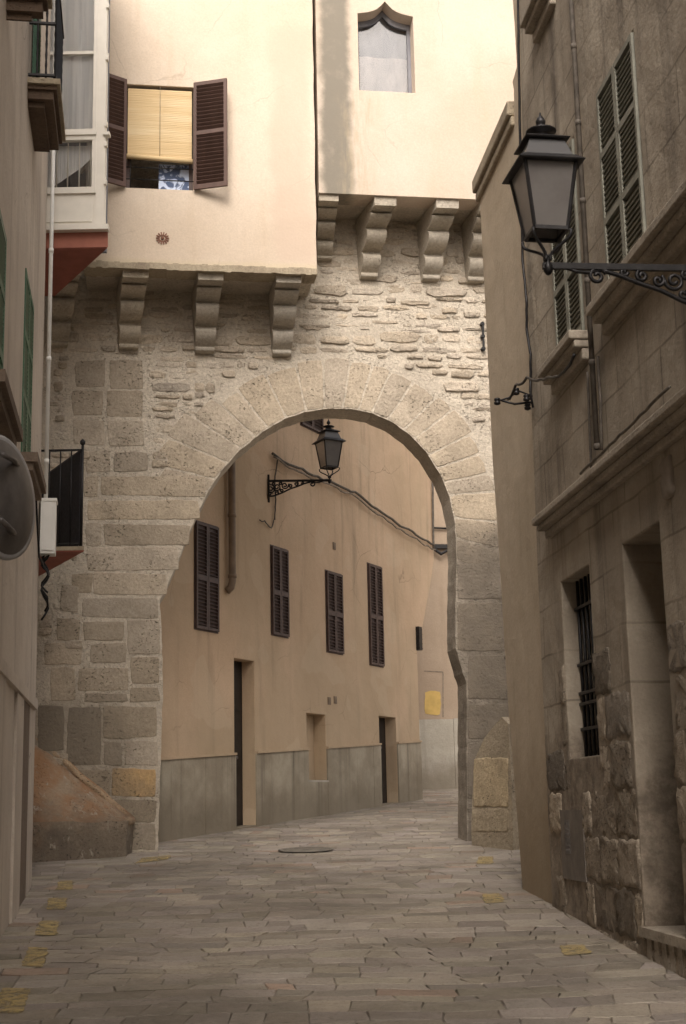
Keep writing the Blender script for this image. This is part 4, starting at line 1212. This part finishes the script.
# dado slabs following the slope of the street
gd = [G(), G(), G()]; random.seed(14); a = sB
dz = B_(165, 760)[1]-gzb(B_(165, 760)[0])
dtop = lambda a: gzb(a)+1.0
print('dado height', dz, B_(420, 747)[1]-gzb(B_(420, 747)[0]))
opens = [(door1[0], door1[1]), (door2[0], door2[1])]
while a < aE:
    w_ = random.uniform(.35, .75); b = min(a+w_, aE)
    for (o0, o1) in opens:
        if a < o0 < b: b = o0
        if o0-.01 <= a < o1-.01: a = o1; b = min(a+w_, aE)
    segs = [(a, b, 0)]
    top_a, top_b = gzb(a)+dz, gzb(b)+dz
    dd = .022+random.uniform(0, .006)
    g = gd[0 if a < door1[0] else 1 if a < door2[0] else 2]
    g.tint = shade(.8, 1.2)
    lowcut = None
    if b > niche[0]+.02 and a < niche[1]-.02:   # below the niche the slab stops at its sill
        b2 = min(b, niche[1]) if a >= niche[0]-.02 else niche[0]
        if a >= niche[0]-.02: top_a = min(top_a, niche[2]); top_b = min(top_b, niche[2])
        b = b2
        if a < niche[0]-.02: top_b = gzb(b)+dz
    g.prism([BF.w(a+.002, gzb(a)-.2, 0.001), BF.w(b-.002, gzb(b)-.2, 0.001), BF.w(b-.002, top_b, 0.001), BF.w(a+.002, top_a, 0.001)], BF.n*dd)
    a = b+.0005 if b > a else a+.05
for g in gd:
    if g.v: g.build('dado', M['dado'], rootB)
for l0, l1 in ((sB, door1[0]), (door1[1], niche[0]), (niche[1], door2[0]), (door2[1], aE)):
    g = G(); g.prism([BF.w(l0+.001, gzb(l0)+dz+.003, .001), BF.w(l1-.001, gzb(l1)+dz+.003, .001), BF.w(l1-.001, gzb(l1)+dz+.035, .001), BF.w(l0+.001, gzb(l0)+dz+.035, .001)], BF.n*.045)
    g.build('render_lip', M['back_wall'], rootB)
g = G()
for d_ in (door1, door2): g.fbox(BF, d_[0]-.05, d_[1]+.05, gzb(d_[0])-.2, d_[3]+.05, -.62, -.456)
dd_ = None
for d_ in (door1, door2):
    g = G(); z0 = gzb(d_[0])+.02
    g.fbox(BF, d_[0]-.02, d_[1]+.02, z0, d_[3]+.02, -.28, -.225)
    for q in range(2):
        for r_ in range(3):
            aw = (d_[1]-d_[0])/2; hz = (d_[3]-z0)/3
            g.fbox(BF, d_[0]+q*aw+.06, d_[0]+(q+1)*aw-.06, z0+r_*hz+.08, z0+(r_+1)*hz-.08, -.224, -.212)
    do = g.build('door', M['door'], rootB)
    g = G(); g.lathe(BF.w((d_[0]+d_[1])/2+.06, z0+1.0, -.22), [(.012, 0), (.012, .03), (.028, .04), (.02, .06)], 10, BF.n); g.build('door_knob', M['zinc'], do)
    g = G(); g.prism([BF.w(d_[0], gzb(d_[0])-.1, -.22), BF.w(d_[1], gzb(d_[1])-.1, -.22), BF.w(d_[1], gzb(d_[1])+.02, -.22), BF.w(d_[0], gzb(d_[0])+.02, -.22)], BF.n*.23)
    g.build('doorstep', M['dado'], rootB)
g = G(); g.fbox(BF, niche[0]-.1, niche[1]+.1, niche[2]-.1, niche[3]+.1, -.4, -.224); g.build('niche_back', M['back_wall'], rootB)
g = G(); g.fbox(BF, niche[0]-.03, niche[1]+.03, niche[2]-.03, niche[2]+.0, -.22, .03); g.build('sill', M['far_dado'], rootB)
# shutters
for (x0, x1, yt, yb) in ((194.5, 217, 521, 628), (271, 287, 546, 634), (326, 341.5, 571, 651), (368.5, 381.5, 564, 664), (300, 321, 360, 424)):
    a0, a1, z0, z1 = Brect(x0, x1, yt, yb)
    g = G(); g.fbox(BF, a0-.02, a1+.02, z0-.02, z1+.02, 0.0, .008); fo = g.build('shutter', M['dark_brown'], rootB)
    mid = (a0+a1)/2
    for q0, q1 in ((a0, mid-.003), (mid+.003, a1)):
        g = G(); st = .035; th = .04
        g.fbox(BF, q0, q0+st, z0, z1, .01, th); g.fbox(BF, q1-st, q1, z0, z1, .01, th)
        for f0 in (0, .48, 1): 
            zc2 = z0+(z1-z0)*f0; g.fbox(BF, q0+st, q1-st, max(z0, zc2-.04), min(z1, zc2+.04), .01, th)
        z_ = z0+.07
        while z_ < z1-.05:
            if abs(z_-(z0+(z1-z0)*.48)) > .055:
                sl = Vector((0, 0, -1))*.55+BF.n*.83; g.box(BF.w((q0+q1)/2, z_, .022), BF.u*((q1-q0)/2-st), sl*.02, BF.u.cross(sl)*.004)
            z_ += .052
        g.build('slats', M['dark_brown'], fo)
# drain pipe
g = G(); a, z1 = B_(227, 440); _, z0 = B_(228, 592)
g.tube([BF.w(a, 9.5, .08), BF.w(a, z0+.15, .08), BF.w(a-.02, z0+.06, .07), BF.w(a-.06, z0, .02)], .055, 12)
for z_ in (z0+.2, z0+1.1, z0+2.0): g.tube([BF.w(a, z_, .08), BF.w(a, z_+.05, .08)], .064, 12)
g.build('drainpipe', M['pipe_tan'], rootB)
cable(BF, [(270, 455), (300, 470), (330, 483), (352, 492), (385, 517), (410, 532), (432, 545)], .022, 'cable', M['cable'], rootB, .05, .02, 6, .02, 8)
cable(BF, [(270, 457), (300, 474), (330, 486), (352, 496), (385, 521), (410, 537), (432, 550)], .016, 'cable', M['cable_light'], rootB, .07, .03, 6, .02, 9)
cable(BF, [(276, 459), (273, 480), (274, 500), (273, 520)], .012, 'cable', M['cable'], rootB, .03, 0, 6, .006, 10)
cable(BF, [(258, 520), (263, 521), (270, 528), (272, 520)], .010, 'cable', M['cable'], rootB, .03, .02, 6, .004, 11)
cable(BF, [(430.5, 470), (431, 500), (431.5, 549)], .022, 'cable', M['cable'], rootB, .04, 0, 6, .005, 12)
# little vents
for px, py in ((334, 546), (329, 701), (335, 700)):
    g = G(); a, z_ = B_(px, py); g.fbox(BF, a-.05, a+.05, z_-.06, z_+.06, .0, .012); g.fbox(BF, a-.03, a+.03, z_-.04, z_+.03, .012, .016)
    g.build('vent', M['pipe_tan'], rootB)
g = G(); a, z1 = B_(421, 628); _, z0 = B_(421, 651); g.fbox(BF, aE-.04, aE+.10, z0, z1, -.1, .07)
for k in range(5): g.fbox(BF, aE-.045, aE+.105, z0+(z1-z0)*(k+.3)/5, z0+(z1-z0)*(k+.5)/5, -.105, .075)
g.build('junction_box', M['iron'], rootB)

# ------------------------------------------------------------------ far house closing the view
C_ = lambda x, y: CF.hit(x, y)
rootC = thing('tan_house', CF.w(*C_(443, 789)), 'tan house with pale cement dado and yellow patch at the far street end', 'house')
g = G(); g.fbox(CF, -6, 7, 0.5, 12.5, -.5, 0); g.build('wall', M['far_wall'], rootC)
g = G(); zd = C_(440, 719)[1]
random.seed(4); a = -2.0
while a < 3.5:
    w_ = random.uniform(.6, 1.0); g.tint = shade(.9, 1.1); g.fbox(CF, a, a+w_-.008, .6, zd+random.uniform(-.01, .01), 0, .03+random.uniform(0, .006)); a += w_
g.build('dado', M['far_dado'], rootC)
g = G(); q = [C_(425, 714), C_(440.5, 715), C_(440.5, 692), C_(430, 690), (C_(425, 692))]
g.prism([CF.w(a, z_, .002) for a, z_ in rough(q, .08, .012)], CF.n*.006); g.build('yellow_patch', M['yellow_wall'], rootC)
g = G()
L_ = [C_(424, 671), C_(443, 672), C_(443, 717)]
for i in range(2): g.bar(CF.w(*L_[i], .004), CF.w(*L_[i+1], .004), .018, .008, CF.n)
g.build('patch_outline', M['cable_light'], rootC)
g = G()
pts_ = [C_(430, 528), C_(450, 529)]
g.tube([CF.w(*p, .05) for p in pts_], .02, 6)
g.fbox(CF, C_(434, 548)[0], C_(450, 548)[0], C_(440, 549)[1], C_(440, 545)[1], .02, .10)
arcp = [(451, 500), (453, 525), (452, 540), (447, 551), (440, 555), (432, 549)]
g.tube([CF.w(*C_(*p), .12) for p in arcp], .035, 8)
g.build('cable', M['iron'], rootC)

# ------------------------------------------------------------------ wall lanterns
def lantern(loc, along, label, group='wrought iron wall lanterns', length=1.0, rotz=0.0, k=1.0):
    """loc: foot of the lantern (end of the arm); along: unit vector from lantern to wall"""
    loc = Vector(loc); al = Vector(along).normalized(); wallp = loc+al*length
    k_ = k
    root = thing('wall_lantern', wallp, label, 'street lamp', group)
    Z = Vector((0, 0, 1)); sd = al.cross(Z)
    # bracket
    g = G(); 
    g.bar(loc-al*.03, wallp, .026, .034)
    def q(s, z_): return loc+al*s+Z*z_
    low = [(.30, -.02), (.40, -.05), (.50, -.09), (.62, -.13), (.74, -.19), (.86, -.235), (.97, -.25), (max(length, 1.0), -.26)]
    def arc(pts_, r=.011): g.tube([q(*p) for p in pts_], r, 6)
    # smoothed lower rib
    sm = []
    for i in range(len(low)-1):
        for k in range(4): t__ = k/4; sm.append((low[i][0]+(low[i+1][0]-low[i][0])*t__, low[i][1]+(low[i+1][1]-low[i][1])*t__))
    sm.append(low[-1]); arc(sm, .013)
    def spiral(cx_, cz, r0, turns, dirn=1, st=0.0, rr=.0115):
        p_ = []; n_ = int(22*turns)
        for k in range(n_+1):
            t__ = k/n_; an = st+dirn*2*math.pi*turns*t__; r_ = r0*(1-.8*t__); p_.append((cx_+r_*math.cos(an), cz+r_*math.sin(an)))
        arc(p_, rr)
    spiral(.27, -.055, .05, 1.4, 1, .3, .012)
    arc([(.10, -.01), (.16, -.03), (.22, -.035), (.30, -.02)], .01)
    spiral(.42, -.030, .022, 1.2, -1); spiral(.52, -.048, .034, 1.3, 1, 2); spiral(.61, -.075, .034, 1.3, -1, 1)
    spiral(.70, -.075, .055, 1.5, 1, 3); spiral(.745, -.15, .03, 1.2, -1, 1); spiral(.82, -.10, .06, 1.6, -1, 0); spiral(.83, -.19, .035, 1.2, 1, 2)
    spiral(.92, -.13, .075, 1.7, 1, 1); spiral(.93, -.205, .034, 1.2, -1, 3); spiral(.95, -.045, .035, 1.2, -1, 2); spiral(.77, -.04, .028, 1.2, 1, 2); spiral(.87, -.045, .028, 1.2, -1, 2)
    g.bar(wallp+Z*.10, wallp-Z*.34, .03, .05, al)
    g.bar(wallp+Z*.04-al*.01, wallp-Z*.28-al*.01, .09, .015, al)
    g.lathe(loc-Z*.05, [(.012, 0), (.026, .02), (.026, .05), (.014, .07), (.012, .10), (.02, .11)], 12)
    g.build('bracket', M['iron'], root)
    # lantern frame
    Zb = .185; Ht = .385     # body bottom and height above the arm
    hb, ht = .092, .145    # half widths bottom / top
    ca, sa = math.cos(rotz), math.sin(rotz)
    def c3(x, y, z_): return loc+Vector(((x*ca-y*sa)*k_, (x*sa+y*ca)*k_, z_*k_))
    g = G(); cor = [(-1, -1), (1, -1), (1, 1), (-1, 1)]
    for (x, y) in cor:
        g.bar(c3(x*hb, y*hb, Zb), c3(x*ht, y*ht, Zb+Ht), .016, .016)
        p_ = []    # curved legs down to the arm
        for k in range(11):
            t__ = k/10; r_ = hb*(1-t__)*(1.0)+.012+ .03*math.sin(t__*math.pi*2)*(.6); p_.append(c3(x*max(r_, .012), y*max(r_, .012), Zb-.01-t__*(Zb-.04)))
        g.tube(p_, .009, 6)
    for i in range(4):
        x0, y0 = cor[i]; x1_, y1_ = cor[(i+1) % 4]
        g.bar(c3(x0*hb, y0*hb, Zb), c3(x1_*hb, y1_*hb, Zb), .018, .02); g.bar(c3(x0*ht, y0*ht, Zb+Ht), c3(x1_*ht, y1_*ht, Zb+Ht), .018, .02)
    g.build('frame', M['lamp_iron'], root)
    g = G()
    k2 = math.sqrt(2)
    def sq(prof, rot=math.pi/4):
        vs = []
        for r_, z_ in prof:
            for (x, y) in cor: vs.append(c3(x*r_, y*r_, z_))
        n_ = len(prof); g.add(vs, [(i*4+k, i*4+(k+1) % 4, (i+1)*4+(k+1) % 4, (i+1)*4+k) for i in range(n_-1) for k in range(4)]+[(3, 2, 1, 0), tuple((n_-1)*4+k for k in range(4))])
    zt0 = Zb+Ht
    sq([(ht+.036, zt0-.022), (ht+.040, zt0-.016), (ht+.010, zt0+.010), (ht, zt0+.02), (ht-.01, zt0+.022), (ht-.005, zt0+.0)])
    sq([(.122, zt0+.130), (.126, zt0+.136), (.09, zt0+.158), (.045, zt0+.178), (.045, zt0+.175)])
    g.lathe(loc+Z*(zt0+.165)*k_, [(r9*k_, h9*k_) for r9, h9 in [(.05, 0), (.052, .015), (.042, .022), (.042, .035), (.082, .044), (.086, .052), (.07, .060), (.034, .068), (.016, .076), (.011, .084), (.026, .098), (.028, .112), (.020, .130), (.008, .145), (.004, .165)]], 20)
    g.build('cap', M['lamp_iron'], root)
    g = G(); 
    for i in range(4):
        (x0, y0), (x1_, y1_) = cor[i], cor[(i+1) % 4]; e = .985
        a_, b_, c_, d_ = c3(x0*hb*e, y0*hb*e, Zb), c3(x1_*hb*e, y1_*hb*e, Zb), c3(x1_*ht*e, y1_*ht*e, zt0-.01), c3(x0*ht*e, y0*ht*e, zt0-.01)
        nn_ = (b_-a_).cross(d_-a_).normalized()
        g.prism([a_, b_, c_, d_], -nn_*.004)
    g.build('glass', M['lantern_glass'], root)
    g = G(); sq([(ht-.012, zt0+.02), (.098, zt0+.125), (.094, zt0+.125)])
    g.build('upper_glass', M['lantern_top_glass'], root)
    return root
lp = ray(548, 266); lp = EYE+lp*(7.35/lp.y)
al1 = -RF.n
# distance from lantern foot to wall
Lw = (lp-RF.o).dot(RF.n)
print('near lantern', lp, 'arm', Lw)
lantern(lp, al1, 'large dark square lantern on scrolled iron arm fixed to the stone house on the right', length=Lw, rotz=R(9))
hb_ = BF.w(*B_(268, 481))
bd = Vector((1, .05, 0)).normalized(); lb = hb_+bd*.96
print('back lantern', lb, proj(lb))
lantern(lb, -bd, 'small black lantern on scrolled arm hanging inside the arch on the peach house wall', length=.96, rotz=R(28), k=1.10)

# ------------------------------------------------------------------ light
w = bpy.data.worlds.new('World'); sc.world = w; w.use_nodes = True; nt = w.node_tree
sky = nt.nodes.new('ShaderNodeTexSky'); sky.sky_type = 'NISHITA'; sky.sun_disc = False
SUN_EL, SUN_AZ = 40, 7      # azimuth measured from straight behind the camera towards the left
sky.sun_elevation = R(SUN_EL); sky.sun_rotation = R(180+SUN_AZ); sky.dust_density = 6; sky.air_density = 1.0; sky.ozone_density = .6
hs_ = nt.nodes.new('ShaderNodeHueSaturation'); hs_.inputs['Saturation'].default_value = .25
tn = nt.nodes.new('ShaderNodeMix'); tn.data_type = 'RGBA'; tn.blend_type = 'MULTIPLY'; tn.inputs[0].default_value = 1; tn.inputs[7].default_value = (1.0, .935, .875, 1)
nt.links.new(sky.outputs[0], hs_.inputs['Color']); nt.links.new(hs_.outputs[0], tn.inputs[6])
bg = nt.nodes['Background']; nt.links.new(tn.outputs[2], bg.inputs[0]); bg.inputs[1].default_value = .15
sun = bpy.data.lights.new('sun', 'SUN'); so = bpy.data.objects.new('sun', sun); COL.objects.link(so)
sun.energy = .5; sun.angle = R(25); sun.color = (1, .94, .88)
el, az = R(SUN_EL), R(SUN_AZ)
frm = Vector((-math.sin(az)*math.cos(el), -math.cos(az)*math.cos(el), math.sin(el)))
so.rotation_euler = frm.to_track_quat('Z', 'Y').to_euler()
so.location = (0, -10, 30)
sc.view_settings.view_transform = 'Standard'; sc.view_settings.look = 'None'; sc.view_settings.gamma = 1
sc.view_settings.exposure = .95
sc.render.engine = 'CYCLES'; sc.cycles.max_bounces = 6; sc.cycles.diffuse_bounces = 4
